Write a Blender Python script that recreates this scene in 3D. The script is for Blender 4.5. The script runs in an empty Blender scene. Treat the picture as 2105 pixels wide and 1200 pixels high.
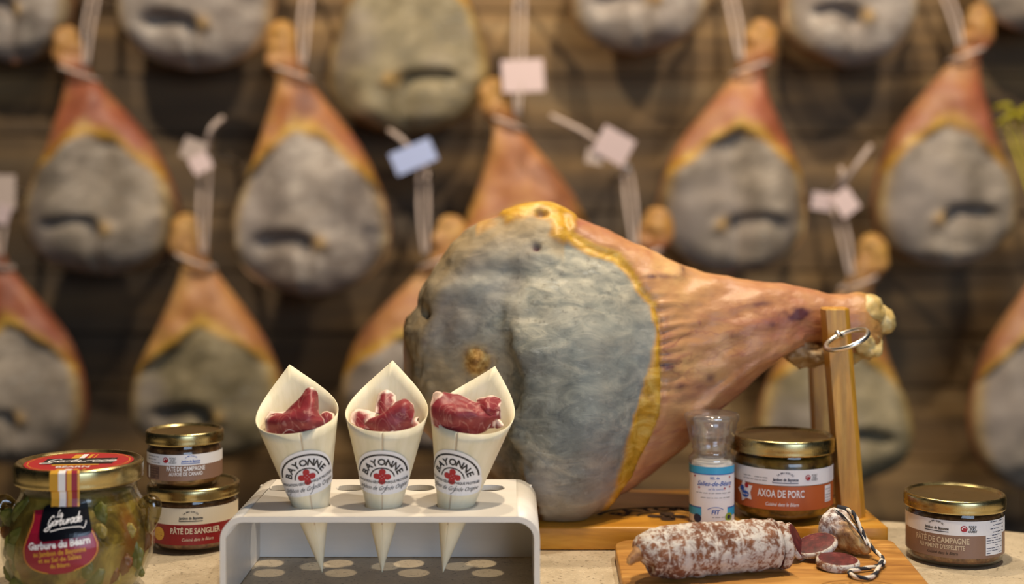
import bpy, bmesh, math, random
import numpy as np
from mathutils import Vector, Matrix, noise

S = bpy.context.scene
COL = S.collection
PI = math.pi
# ------------------------------------------------------------------ camera model
F, CX, HY, CZ, TZ = 2700.0, 1052.5, 445.0, 1.182, 0.90
def P(x, y, D):
    return Vector(((x - CX) / F * D, D, CZ - (y - HY) / F * D))
cam = bpy.data.cameras.new('camera'); camo = bpy.data.objects.new('camera', cam); COL.objects.link(camo)
camo.location = (0, 0, CZ); camo.rotation_euler = (PI / 2, 0, 0)
cam.sensor_width = 36; cam.lens = F / 2105 * 36; cam.shift_y = -(600 - HY) / 2105
cam.dof.use_dof = True; cam.dof.focus_distance = 1.04; cam.dof.aperture_fstop = 2.7
cam.dof.aperture_blades = 0
cam.clip_start = 0.02
S.camera = camo
S.view_settings.view_transform = 'Standard'; S.view_settings.look = 'None'
S.view_settings.gamma = 1; S.view_settings.use_curve_mapping = False
S.view_settings.exposure = -0.48
w = bpy.data.worlds.new('world'); S.world = w; w.use_nodes = True
w.node_tree.nodes['Background'].inputs[0].default_value = (0.55, 0.68, 1.0, 1)
w.node_tree.nodes['Background'].inputs[1].default_value = 0.35

def area(name, loc, target, sx, sy, power, col):
    l = bpy.data.lights.new(name, 'AREA'); l.shape = 'RECTANGLE'; l.size = sx; l.size_y = sy
    l.energy = power; l.color = col
    o = bpy.data.objects.new(name, l); COL.objects.link(o); o.location = loc
    o.rotation_euler = (Vector(target) - Vector(loc)).to_track_quat('-Z', 'Y').to_euler(); return o
def spot(name, loc, target, power, col, ang=70, r=0.03, blend=0.6):
    l = bpy.data.lights.new(name, 'SPOT'); l.energy = power; l.color = col
    l.spot_size = math.radians(ang); l.spot_blend = blend; l.shadow_soft_size = r
    o = bpy.data.objects.new(name, l); COL.objects.link(o); o.location = loc
    o.rotation_euler = (Vector(target) - Vector(loc)).to_track_quat('-Z', 'Y').to_euler(); return o
WARM = (1.0, 0.80, 0.55); NEUT = (1.0, 0.89, 0.72); COOL = (0.60, 0.77, 1.0)
# daylight through the shop window, in front and to the right
area('window_daylight', (1.15, -1.85, 1.62), (0.35, 1.1, 1.0), 1.7, 1.3, 55, COOL)
# ceiling spots over the counter
spot('ceiling_spot_a', (0.17, 0.82, 2.50), (0.05, 1.10, 0.95), 105, WARM, 62)
spot('ceiling_spot_b', (0.02, 1.52, 2.50), (0.05, 1.12, 0.95), 62, WARM, 55)
spot('ceiling_spot_c', (0.62, 1.02, 2.50), (0.08, 1.10, 0.95), 60, NEUT, 60)
# ceiling spots washing the wall of hams
spot('wall_spot_a', (-0.75, 1.25, 2.55), (-0.55, 2.4, 1.22), 104, NEUT, 85, 0.04)
spot('wall_spot_b', (0.35, 1.25, 2.55), (0.30, 2.4, 1.22), 90, NEUT, 85, 0.04)
spot('wall_spot_c', (1.0, 1.25, 2.55), (0.85, 2.4, 1.22), 80, NEUT, 80, 0.04)

# ------------------------------------------------------------------ materials
def lin(h):
    v = [int(h[i:i + 2], 16) / 255 for i in (0, 2, 4)]
    return tuple((c / 12.92 if c <= .04045 else ((c + .055) / 1.055) ** 2.4) for c in v) + (1,)
class G:
    def __init__(s, name, rough=0.5, metal=0.0, col='808080', spec=0.5, **kw):
        s.m = bpy.data.materials.new(name); s.m.use_nodes = True; s.t = s.m.node_tree
        s.b = s.t.nodes['Principled BSDF']
        s.set('Base Color', lin(col)); s.set('Roughness', rough); s.set('Metallic', metal); s.set('Specular IOR Level', spec)
        for k, v in kw.items(): s.set(k.replace('_', ' '), v)
        s._c = None
    def set(s, k, v):
        i = s.b.inputs[k]
        if hasattr(v, 'links') or isinstance(v, bpy.types.NodeSocket): s.t.links.new(v, i)
        else: i.default_value = v
    def lk(s, a, b):
        if isinstance(a, bpy.types.NodeSocket): s.t.links.new(a, b)
        else: b.default_value = a
    def co(s, scale=(1, 1, 1), rot=(0, 0, 0)):
        if s._c is None: s._c = s.t.nodes.new('ShaderNodeTexCoord')
        mp = s.t.nodes.new('ShaderNodeMapping'); s.t.links.new(s._c.outputs['Object'], mp.inputs[0])
        mp.inputs['Scale'].default_value = scale; mp.inputs['Rotation'].default_value = rot
        return mp.outputs[0]
    def noise(s, scale, detail=4, rough=.55, dist=0, vec=None, stretch=(1, 1, 1)):
        n = s.t.nodes.new('ShaderNodeTexNoise'); n.inputs['Scale'].default_value = scale
        n.inputs['Detail'].default_value = detail; n.inputs['Roughness'].default_value = rough; n.inputs['Distortion'].default_value = dist
        s.t.links.new(vec or s.co(stretch), n.inputs['Vector']); return n.outputs[0]
    def vor(s, scale, out='Distance', feature='F1', stretch=(1, 1, 1), rnd=1):
        n = s.t.nodes.new('ShaderNodeTexVoronoi'); n.feature = feature; n.inputs['Scale'].default_value = scale
        n.inputs['Randomness'].default_value = rnd
        s.t.links.new(s.co(stretch), n.inputs['Vector']); return n.outputs[out]
    def ramp(s, fac, stops, const=False):
        n = s.t.nodes.new('ShaderNodeValToRGB'); cr = n.color_ramp
        if const: cr.interpolation = 'CONSTANT'
        while len(cr.elements) < len(stops): cr.elements.new(.5)
        for e, (p, c) in zip(cr.elements, stops):
            e.position = p; e.color = lin(c) if isinstance(c, str) else (c, c, c, 1)
        s.lk(fac, n.inputs[0]); return n.outputs[0]
    def mix(s, fac, a, b, mode='MIX'):
        n = s.t.nodes.new('ShaderNodeMix'); n.data_type = 'RGBA'; n.blend_type = mode
        a = lin(a) if isinstance(a, str) else a; b = lin(b) if isinstance(b, str) else b
        s.lk(fac, n.inputs[0]); s.lk(a, n.inputs[6]); s.lk(b, n.inputs[7]); return n.outputs[2]
    def math(s, op, a, b=0.0):
        n = s.t.nodes.new('ShaderNodeMath'); n.operation = op; s.lk(a, n.inputs[0]); s.lk(b, n.inputs[1]); return n.outputs[0]
    def attr(s, name):
        n = s.t.nodes.new('ShaderNodeAttribute'); n.attribute_name = name; return n.outputs['Fac']
    def bump(s, h, strength=.3, dist=.002, prev=None):
        n = s.t.nodes.new('ShaderNodeBump'); n.inputs['Strength'].default_value = strength; n.inputs['Distance'].default_value = dist
        s.lk(h, n.inputs['Height'])
        if prev is not None: s.t.links.new(prev, n.inputs['Normal'])
        s.t.links.new(n.outputs[0], s.b.inputs['Normal']); return n.outputs[0]
def flat(name, col, rough=.5, **k): return G(name, rough, 0, col, **k).m

M = {}
def m_glass(name, tint, ior=1.5, rough=0.02, boost=1.0):
    m = bpy.data.materials.new(name); m.use_nodes = True; t = m.node_tree; t.nodes.clear()
    o = t.nodes.new('ShaderNodeOutputMaterial'); mx = t.nodes.new('ShaderNodeMixShader')
    tr = t.nodes.new('ShaderNodeBsdfTransparent'); gl = t.nodes.new('ShaderNodeBsdfGlossy'); lw = t.nodes.new('ShaderNodeLayerWeight'); lw.inputs[0].default_value = .5
    pw = t.nodes.new('ShaderNodeMath'); pw.operation = 'POWER'; pw.inputs[1].default_value = 4.0; t.links.new(lw.outputs['Facing'], pw.inputs[0])
    fr = t.nodes.new('ShaderNodeMath'); fr.operation = 'MULTIPLY_ADD'; fr.inputs[1].default_value = .85; fr.inputs[2].default_value = ((ior - 1) / (ior + 1)) ** 2 * 1.3; t.links.new(pw.outputs[0], fr.inputs[0])
    tr.inputs[0].default_value = lin(tint); gl.inputs['Roughness'].default_value = rough
    t.links.new(fr.outputs[0], mx.inputs[0]); t.links.new(tr.outputs[0], mx.inputs[1]); t.links.new(gl.outputs[0], mx.inputs[2])
    if boost < 1.0:   # slightly milky moulded plastic
        df = t.nodes.new('ShaderNodeBsdfTranslucent'); d2 = t.nodes.new('ShaderNodeBsdfDiffuse'); m1 = t.nodes.new('ShaderNodeMixShader'); m2 = t.nodes.new('ShaderNodeMixShader')
        df.inputs[0].default_value = d2.inputs[0].default_value = (.9, .9, .92, 1); m1.inputs[0].default_value = .5; m2.inputs[0].default_value = boost
        t.links.new(df.outputs[0], m1.inputs[1]); t.links.new(d2.outputs[0], m1.inputs[2]); t.links.new(mx.outputs[0], m2.inputs[1]); t.links.new(m1.outputs[0], m2.inputs[2]); t.links.new(m2.outputs[0], o.inputs[0]); return m
    t.links.new(mx.outputs[0], o.inputs[0]); return m
M['glass'] = m_glass('clear_glass', 'f8f9f4', 1.52)
M['frost'] = m_glass('frosted_plastic', 'f4f4f6', 1.9, 0.15, .13)
M['amberglass'] = m_glass('amber_glass_lug', 'd8cfa4', 1.7, 0.04)
M['plastic'] = m_glass('clear_plastic', 'f4f4f6', 2.0, 0.08, .04)

g = G('brass_lid', .24, 1, 'c9a84e')
g.set('Base Color', g.mix(g.noise(60, 3), 'a89868', 'c0b488')); g.set('Roughness', g.ramp(g.noise(90, 3), [(.3, .2), (.7, .34)])); M['brass'] = g.m
g = G('brass_lid_panel', .38, 1, 'a88a48')
g.set('Base Color', g.mix(g.noise(120, 4, .7), '7c663e', '9c8452')); g.bump(g.noise(200, 3), .12, .001); M['brass_top'] = g.m
M['steel'] = flat('polished_steel', 'e4e4e4', .30, Metallic=1.0)

# speckled stone top
g = G('speckled_stone', .42, 0, 'b5a58c')
base = g.ramp(g.noise(26, 5, .7), [(.3, 'b4a68e'), (.5, 'c8baa2'), (.7, 'd8cab2')])
sp = g.ramp(g.noise(420, 2, .6), [(.60, 0.0), (.66, 1.0)])
sp2 = g.ramp(g.vor(230), [(.10, 1.0), (.16, 0.0)])
sp3 = g.ramp(g.noise(300, 2, .5, vec=g.co((1, 1, 1), (1, 2, 3))), [(.62, 0.0), (.68, 1.0)])
c = g.mix(g.math('MULTIPLY', sp, .55), base, 'e0d6c2'); c = g.mix(g.math('MULTIPLY', sp2, .35), c, '6a5a48'); c = g.mix(g.math('MULTIPLY', sp3, .6), c, '6e604f')
g.set('Base Color', c); M['stone'] = g.m

def m_wood(name, c1, c2, c3, scale=1, axis='X', rough=.45, knots=.0):
    g = G(name, rough, 0, c2)
    st = {'X': (1, 9, 9), 'Z': (9, 9, 1), 'Y': (9, 1, 9)}[axis]
    n1 = g.noise(9 * scale, 6, .6, .6, stretch=st); n2 = g.noise(38 * scale, 4, .6, .3, stretch=st); n3 = g.noise(3.0, 2)
    c = g.ramp(n1, [(.28, c1), (.5, c2), (.72, c3)])
    c = g.mix(g.math('MULTIPLY', g.ramp(n2, [(.45, 0.0), (.7, 1.0)]), .4), c, c1)
    c = g.mix(g.math('MULTIPLY', g.ramp(n3, [(.4, 0.0), (.7, 1.0)]), .35), c, c3)
    g.set('Base Color', c); g.bump(n2, .15, .001); return g.m
M['bamboo'] = m_wood('honey_wood', 'a06212', 'c88a26', 'd8a244', 1, 'X', .38)
M['bamboo_v'] = m_wood('honey_wood_upright', '9a6414', 'c28a28', 'd8a84a', 1.6, 'Z', .38)
M['board'] = m_wood('oak_serving_board', '7c4c1c', 'b07c38', 'cb9a52', 1.3, 'X', .5)
M['burnt'] = flat('burnt_engraving', '3a2208', .8)
M['burnt_light'] = flat('light_burnt_engraving', '7a4c18', .8)
g = G('weathered_planks', .75, 0, '4a3c2c')
n1 = g.noise(5, 7, .62, .5, stretch=(.22, 1, 2.6)); n2 = g.noise(1.6, 3, stretch=(.35, 1, 3)); n3 = g.noise(20, 4, .6, stretch=(.15, 1, 4))
c = g.ramp(n1, [(.3, '4a3520'), (.47, '84643c'), (.58, 'a88250'), (.72, 'c0a070')])
c = g.mix(g.ramp(n2, [(.42, 0.0), (.62, 1.0)]), c, '5a4a38'); c = g.mix(g.math('MULTIPLY', n3, .45), c, '2e2214')
g.set('Base Color', c); g.bump(n1, .5, .006); M['planks'] = g.m
M['plaster'] = flat('dark_plaster', '5c5750', .9); M['floor'] = flat('brown_floor', '40362c', .7); M['ceil'] = flat('ceiling_paint', '8c8880', .9)
g = G('veneer', .5, 0, 'e8dcb8', spec=.4)
n1 = g.noise(10, 4, .6, .2, stretch=(14, 14, 1)); 
g.set('Base Color', g.ramp(n1, [(.3, 'ded4b4'), (.5, 'e6dcc0'), (.7, 'ebe2c8')])); g.set('Subsurface Weight', .12); g.set('Subsurface Radius', (.01, .008, .005)); g.bump(n1, .08, .0006); M['veneer'] = g.m
g = G('white_lacquered_ply', .38, 0, 'dcd2c2')
g.set('Base Color', g.mix(g.noise(7, 4, .6, stretch=(1, 12, 12)), 'd6d0c8', 'e6e2dc')); M['white'] = g.m

M['paper'] = flat('label_white', 'e6e4e6', .45); M['cream'] = flat('label_cream', 'd9ceb8', .45)
M['navy'] = flat('print_navy', '232c4c', .5); M['black'] = flat('print_black', '14151c', .4); M['red'] = flat('print_red', 'a31626', .45)
M['grey'] = flat('print_grey', '7c7a7c', .5); M['orange'] = flat('label_orange', 'b35a2c', .42); M['brown'] = flat('label_brown', '8a6a58', .42)
M['deepred'] = flat('label_deep_red', '86101a', .42); M['burg'] = flat('label_burgundy', '8c1730', .3); M['gold'] = flat('print_gold', 'cf9a34', .4)
M['lidred'] = flat('lid_red', 'a8242a', .4); M['blackgloss'] = flat('label_black', '0b0d14', .22); M['blue'] = flat('label_blue', '3aa3d2', .35); M['blue2'] = flat('print_blue', '2c56a8', .4)
M['beige'] = flat('print_beige', 'cdb89a', .5); M['maroonbox'] = flat('label_dark_box', '5a3f38', .5); M['green'] = flat('print_green', '8fa53a', .5)
M['pinktag'] = flat('pink_paper', 'd9bcb4', .7); M['bluetag'] = flat('bluish_paper', 'aab2d4', .7); M['cord'] = flat('hemp_cord', 'c4ac9c', .8); M['ycord'] = flat('yellow_cord', 'b8a820', .7)
M['twine_w'] = flat('white_twine', 'd9d0c4', .8); M['twine_b'] = flat('black_twine', '20222c', .8)
M['salt'] = flat('coarse_salt', 'e9e4da', .8)
g = G('potted_meat', .35, 0, '6c4a2c'); 
c = g.ramp(g.noise(130, 4, .7), [(.32, '4a2a14'), (.5, '7c5030'), (.62, '9a6c40'), (.75, 'b08858')]); g.set('Base Color', c); M['meat'] = g.m
g = G('stewed_meat', .35, 0, '6c4a1c')
c = g.ramp(g.noise(95, 3, .6), [(.32, '38240c'), (.45, '6e4c1a'), (.6, '8c6a2a'), (.72, 'a08040')]); g.set('Base Color', c); M['stew'] = g.m
g = G('vegetable_stew', .3, 0, '6c6a2c')
n = g.noise(16, 2, .5, .5); c = g.ramp(g.noise(34, 4, .65, .7), [(.3, '30260c'), (.45, '62501e'), (.56, '84702e'), (.72, 'a4904a')])
c = g.mix(g.ramp(n, [(.52, 0.0), (.66, .85)]), c, '7c4416'); g.set('Base Color', c); g.bump(g.noise(34, 4, .65, .7), .6, .004); M['veg'] = g.m
M['bean'] = flat('pale_bean', '94803e', .4); M['leek'] = flat('leek_green', '5e5e24', .4); M['carrot'] = flat('carrot_orange', '6e4018', .4)

# cured sausage
g = G('mouldy_casing', .8, 0, 'a08070')
n1 = g.noise(180, 7, .78, .4); n2 = g.noise(30, 4, .6); n3 = g.noise(260, 3, .6)
skin = g.ramp(n2, [(.35, '6a3d28'), (.55, '8f5c3c'), (.7, '6e4440')])
mold = g.ramp(g.math('ADD', g.math('MULTIPLY', n1, .75), g.math('MULTIPLY', n2, .3)), [(.49, 0.0), (.56, 1.0)])
c = g.mix(mold, skin, g.mix(n3, 'b9b2ac', 'e6e0d8')); c = g.mix(g.attr('ridge'), c, 'ded8d0')
g.set('Base Color', c); g.bump(n1, .7, .002); M['salami'] = g.m
g = G('salami_cut', .55, 0, '7c2c2c')
c = g.ramp(g.noise(150, 4, .65), [(.35, '3c0c12'), (.56, '5c181c'), (.68, '74302e'), (.76, 'a87c70')]); g.set('Base Color', c); M['cut'] = g.m
g = G('casing_knot', .6, 0, 'a88050')
c = g.ramp(g.noise(60, 5, .65, 1), [(.3, '6e4028'), (.5, 'a67c4a'), (.7, 'cdb07a')]); 
c = g.mix(g.attr('mold'), c, g.mix(g.ramp(g.noise(170, 4, .7), [(.4, 0.0), (.55, 1.0)]), '7c6058', 'dad6d6')); g.set('Base Color', c); g.bump(g.noise(60, 5, .65, 1), .5, .003); M['knot'] = g.m
# sliced cured ham
g = G('cured_ham_meat', .48, 0, 'a03c48', spec=.5)
n1 = g.noise(24, 4, .6, 1.2, stretch=(1, 1, 2)); 
c = g.ramp(n1, [(.3, '6c1a24'), (.5, '862a34'), (.66, '9c4442')])
v = g.ramp(g.noise(34, 2, .5, 2.2), [(.485, 0.0), (.5, 1.0), (.515, 0.0)])
c = g.mix(g.math('MULTIPLY', v, .4), c, 'd8a498'); c = g.mix(g.attr('fat'), c, 'ecd2c6')
g.set('Base Color', c); g.set('Subsurface Weight', .15); g.set('Subsurface Radius', (.006, .002, .001)); M['jambon'] = g.m

# whole hams (masks: face, fat, bone, bruise)
def m_ham(name, scale, skin3, grey3, rough=.5, bumpd=.0015, streak=1.0):
    g = G(name, rough, 0, 'c09060', spec=.45)
    a = g.noise(7 * scale, 5, .62, .5); b = g.noise(24 * scale, 5, .65, .8, stretch=(1, 1, 2.2)); cfine = g.noise(110 * scale, 4, .65)
    s2 = g.noise(11 * scale, 4, .6, .8, stretch=(.5, 1, 2.0))
    skin = g.ramp(a, [(.3, skin3[0]), (.5, skin3[1]), (.68, skin3[2])])
    skin = g.mix(g.math('MULTIPLY', g.ramp(s2, [(.50, 0.0), (.64, 1.0)]), .6), skin, '8c4444')
    skin = g.mix(g.math('MULTIPLY', cfine, .22), skin, 'd9a878')
    vn = g.ramp(g.noise(9 * scale, 3, .6, 2.0, stretch=(.6, 1, 1.6)), [(.47, 0.0), (.495, 1.0), (.52, 0.0)]); vm = g.ramp(g.noise(5 * scale, 2), [(.48, 0.0), (.6, 1.0)])
    skin = g.mix(g.math('MULTIPLY', g.math('MULTIPLY', vn, vm), .55), skin, '7a2c3c')
    skin = g.mix(g.math('MULTIPLY', g.ramp(g.noise(4 * scale, 3, .6), [(.5, 0.0), (.7, 1.0)]), .35), skin, 'd2ac6c')
    gr = g.ramp(g.math('ADD', g.math('MULTIPLY', a, .55), g.math('MULTIPLY', b, .45)), [(.34, grey3[0]), (.48, grey3[1]), (.58, grey3[2]), (.7, grey3[3])])
    gr = g.mix(g.math('MULTIPLY', g.ramp(cfine, [(.56, 0.0), (.68, 1.0)]), .45), gr, '4c463c')
    gr = g.mix(g.math('MULTIPLY', g.ramp(g.noise(26 * scale, 5, .7, 2.5, stretch=(.7, 1, 1.8)), [(.60, 0.0), (.68, 1.0)]), .30 * streak), gr, 'ccd0cc')
    gr = g.mix(g.math('MULTIPLY', g.ramp(g.noise(4.5 * scale, 3, .55), [(.46, 0.0), (.62, 1.0)]), .7), gr, '94857a')
    fat = g.ramp(b, [(.3, '946c14'), (.5, 'c0922a'), (.7, 'd8b860')])
    gr = g.mix(g.math('MULTIPLY', g.attr('tan'), .88), gr, g.mix(b, '6e5e42', 'b89e72')); gr = g.mix(g.math('MULTIPLY', g.attr('blue'), g.math('MULTIPLY', a, .85)), gr, '76848a')
    c = g.mix(g.attr('face'), skin, gr); c = g.mix(g.attr('fat'), c, fat)
    c = g.mix(g.attr('bone'), c, g.ramp(cfine, [(.35, '7c5424'), (.5, 'b08440'), (.7, 'd8b878')])); c = g.mix(g.attr('bruise'), c, '44182c')
    g.set('Base Color', c)
    g.set('Roughness', g.ramp(g.attr('face'), [(0, rough), (1, .68)]))
    p = g.bump(b, .35, bumpd * 1.6); g.bump(cfine, .35, bumpd * .5, p)
    return g.m
M['ham'] = m_ham('cured_ham_rind', 1.5, rough=.42, skin3=('8c503a', 'b88458', 'd2ae74'), grey3=('484c4c', '7e8078', 'aaa696', 'd0c8b4'))
HB = [m_ham('hanging_ham_rind', 1.0, ('74381a', 'a4602c', 'bc8444'), ('7a6c60', '9e8e80', 'baaa9a', 'd8cabc')),
      m_ham('hanging_ham_rind_red', 1.0, ('6a281a', '944226', 'b07038'), ('6c5e4e', '90806e', 'ac9a86', 'ccbca8')),
      m_ham('hanging_ham_rind_tan', 1.0, ('8c5028', 'b07238', 'c08e4e'), ('6a5e46', '887858', 'a49270', 'c0ae8c'))]
g = G('pale_bone', .45, 0, 'd8c078'); g.set('Base Color', g.ramp(g.noise(60, 4, .65), [(.3, '9c7c40'), (.5, 'c2a566'), (.7, 'd8c898')])); g.bump(g.noise(90, 3), .4, .002); M['bone'] = g.m
g = G('trotter_skin', .6, 0, 'a08460'); g.set('Base Color', g.ramp(g.noise(55, 5, .7), [(.3, '7c5c34'), (.5, 'a08050'), (.66, 'c8b8a0')])); g.bump(g.noise(80, 4), .6, .003); M['trot'] = g.m

# ------------------------------------------------------------------ mesh helpers
def link(name, me, mats, parent=None, smooth=True):
    o = bpy.data.objects.new(name, me); COL.objects.link(o)
    for m in (mats if isinstance(mats, (list, tuple)) else [mats]): me.materials.append(m)
    if smooth and len(me.polygons): me.polygons.foreach_set('use_smooth', [True] * len(me.polygons))
    if parent: o.parent = parent
    return o
def meshof(name, vs, fs, mi=None):
    me = bpy.data.meshes.new(name); me.from_pydata([tuple(v) for v in vs], [], fs)
    if mi is not None: me.polygons.foreach_set('material_index', mi)
    me.update(); return me
def empty(name, loc, label, cat, group=None):
    o = bpy.data.objects.new(name, None); COL.objects.link(o); o.location = loc; o.empty_display_size = .02
    tag(o, label, cat, group); return o
def tag(o, label, cat, group=None):
    o['label'] = label; o['category'] = cat
    if group: o['group'] = group
    return o
def struct(o): o['kind'] = 'structure'; return o
def attr(me, name, vals):
    a = me.attributes.new(name, 'FLOAT', 'POINT'); a.data.foreach_set('value', [float(v) for v in vals])
def gridmesh(name, rows, closed=True, cap=True, mi=None):
    n, m = len(rows), len(rows[0]); vs = [p for r in rows for p in r]; fs = []
    for i in range(n - 1):
        for j in range(m if closed else m - 1):
            k = (j + 1) % m; fs.append((i * m + j, i * m + k, (i + 1) * m + k, (i + 1) * m + j))
    if cap and closed: fs.append(tuple(range(m))[::-1]); fs.append(tuple((n - 1) * m + j for j in range(m)))
    me = meshof(name, vs, fs); return me
def fixn(me):
    bm = bmesh.new(); bm.from_mesh(me); bmesh.ops.recalc_face_normals(bm, faces=bm.faces); bm.to_mesh(me); bm.free(); return me
def lathe(name, prof, seg=72, mats=None, parent=None, loc=(0, 0, 0), cap=False, mi=None):
    rows = [[(r * math.sin(2 * PI * k / seg), -r * math.cos(2 * PI * k / seg), z) for k in range(seg)] for r, z in prof]
    me = gridmesh(name, rows, True, cap); fixn(me)
    if mi: me.polygons.foreach_set('material_index', [mi[min(i // seg, len(mi) - 1)] if i < (len(prof) - 1) * seg else mi[-1] for i in range(len(me.polygons))])
    o = link(name, me, mats, parent); o.location = loc; return o
def boxmesh(name, x0, x1, y0, y1, z0, z1, bev=0, seg=2):
    bm = bmesh.new(); bmesh.ops.create_cube(bm, size=1)
    for v in bm.verts: v.co = ((x0 + x1) / 2 + v.co.x * (x1 - x0), (y0 + y1) / 2 + v.co.y * (y1 - y0), (z0 + z1) / 2 + v.co.z * (z1 - z0))
    if bev: bmesh.ops.bevel(bm, geom=list(bm.edges), offset=bev, segments=seg, affect='EDGES', profile=.5)
    me = bpy.data.meshes.new(name); bm.to_mesh(me); bm.free(); return me
def cr(pts, n):
    """Catmull-Rom through pts, n samples per span"""
    pts = [np.array(p, float) for p in pts]; out = []
    q = [2 * pts[0] - pts[1]] + pts + [2 * pts[-1] - pts[-2]]
    for i in range(1, len(q) - 2):
        a, b, c, d = q[i - 1:i + 3]
        for k in range(n):
            t = k / n; out.append(.5 * ((2 * b) + (c - a) * t + (2 * a - 5 * b + 4 * c - d) * t * t + (-a + 3 * b - 3 * c + d) * t ** 3))
    out.append(pts[-1]); return out
def tube(name, pts, r, mats, parent=None, n=6, seg=8, stripe=None, closed=False, taper=None):
    ps = [Vector(p) for p in cr(pts, n)]; rows = []; up = Vector((0, 0, 1)); N = None
    for i, p in enumerate(ps):
        t = (ps[min(i + 1, len(ps) - 1)] - ps[max(i - 1, 0)]).normalized()
        if N is None: N = t.cross(up if abs(t.z) < .9 else Vector((1, 0, 0))).normalized()
        N = (N - t * N.dot(t)).normalized(); B = t.cross(N)
        rr = r * (taper(i / (len(ps) - 1)) if taper else 1)
        if stripe:   # two-lobed twisted section
            ph = stripe * i
            rows.append([p + (N * math.cos(a) + B * math.sin(a)) * rr * (.80 + .28 * abs(math.cos(a - ph))) for a in [2 * PI * k / seg for k in range(seg)]])
        else: rows.append([p + (N * math.cos(a) + B * math.sin(a)) * rr for a in [2 * PI * k / seg for k in range(seg)]])
    me = gridmesh(name, rows); fixn(me)
    if stripe:
        mi = []
        for f in range(len(me.polygons)):
            i, j = divmod(f, seg); a = 2 * PI * (j + .5) / seg - stripe * (i + .5)
            mi.append(0 if math.cos(a) > 0 else 1)
        me.polygons.foreach_set('material_index', mi)
    return link(name, me, mats, parent)
def sm(a, b, x):
    t = np.clip((x - a) / (b - a), 0, 1); return t * t * (3 - 2 * t)
def nz(x, y, z, s=1.0): return noise.noise(Vector((x * s, y * s, z * s)))

# ------------------------------------------------------------------ decals (labels, print, engraving)
_tc = {}
def textmesh(s, bold):
    k = (s, bold)
    if k not in _tc:
        cu = bpy.data.curves.new('t', 'FONT'); cu.body = s; cu.size = 1; cu.align_x = 'CENTER'; cu.resolution_u = 2; cu.offset = bold
        o = bpy.data.objects.new('t', cu); me = bpy.data.meshes.new_from_object(o); me.calc_loop_triangles()
        vs = [tuple(v.co[:2]) for v in me.vertices]; fs = [tuple(t.vertices) for t in me.loop_triangles]
        bpy.data.objects.remove(o); bpy.data.curves.remove(cu); bpy.data.meshes.remove(me)
        xs = [v[0] for v in vs]; _tc[k] = (vs, fs, min(xs), max(xs))
    return _tc[k]
GLY = {'G': (1.25, [(1.1, 1.6), (.8, 2.0), (.35, 1.7), (.1, .9), (.3, .2), (.75, .2), (1.05, .8), (.95, .1), (.7, -.7), (.1, -1.0), (-.3, -.7), (.2, -.25), (1.2, .1)]),
       'a': (1.0, [(.8, .8), (.4, 1), (.05, .5), (.35, 0), (.7, .4), (.82, 1), (.8, .2), (1.02, .1)]),
       'r': (.75, [(.0, .5), (.18, 1.0), (.2, .1), (.32, .7), (.68, .95)]), 'b': (.9, [(.3, 2.0), (.12, 1.0), (.12, .15), (.45, 0), (.75, .5), (.4, .9), (.15, .6)]),
       'u': (1.0, [(.05, 1), (.1, .2), (.4, 0), (.7, .4), (.78, 1), (.8, .15), (1.0, .1)]), 'd': (1.05, [(.75, .8), (.4, 1), (.05, .5), (.35, 0), (.7, .3), (1.0, 2.1), (.82, .2), (1.05, .1)]),
       'e': (.9, [(.1, .5), (.65, .6), (.5, 1.0), (.12, .7), (.15, .15), (.5, 0), (.9, .3)]), 'L': (1.0, [(.8, 1.7), (.5, 2.0), (.3, 1.2), (.3, .2), (.05, .05), (.4, .2), (1.0, .1)])}
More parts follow.
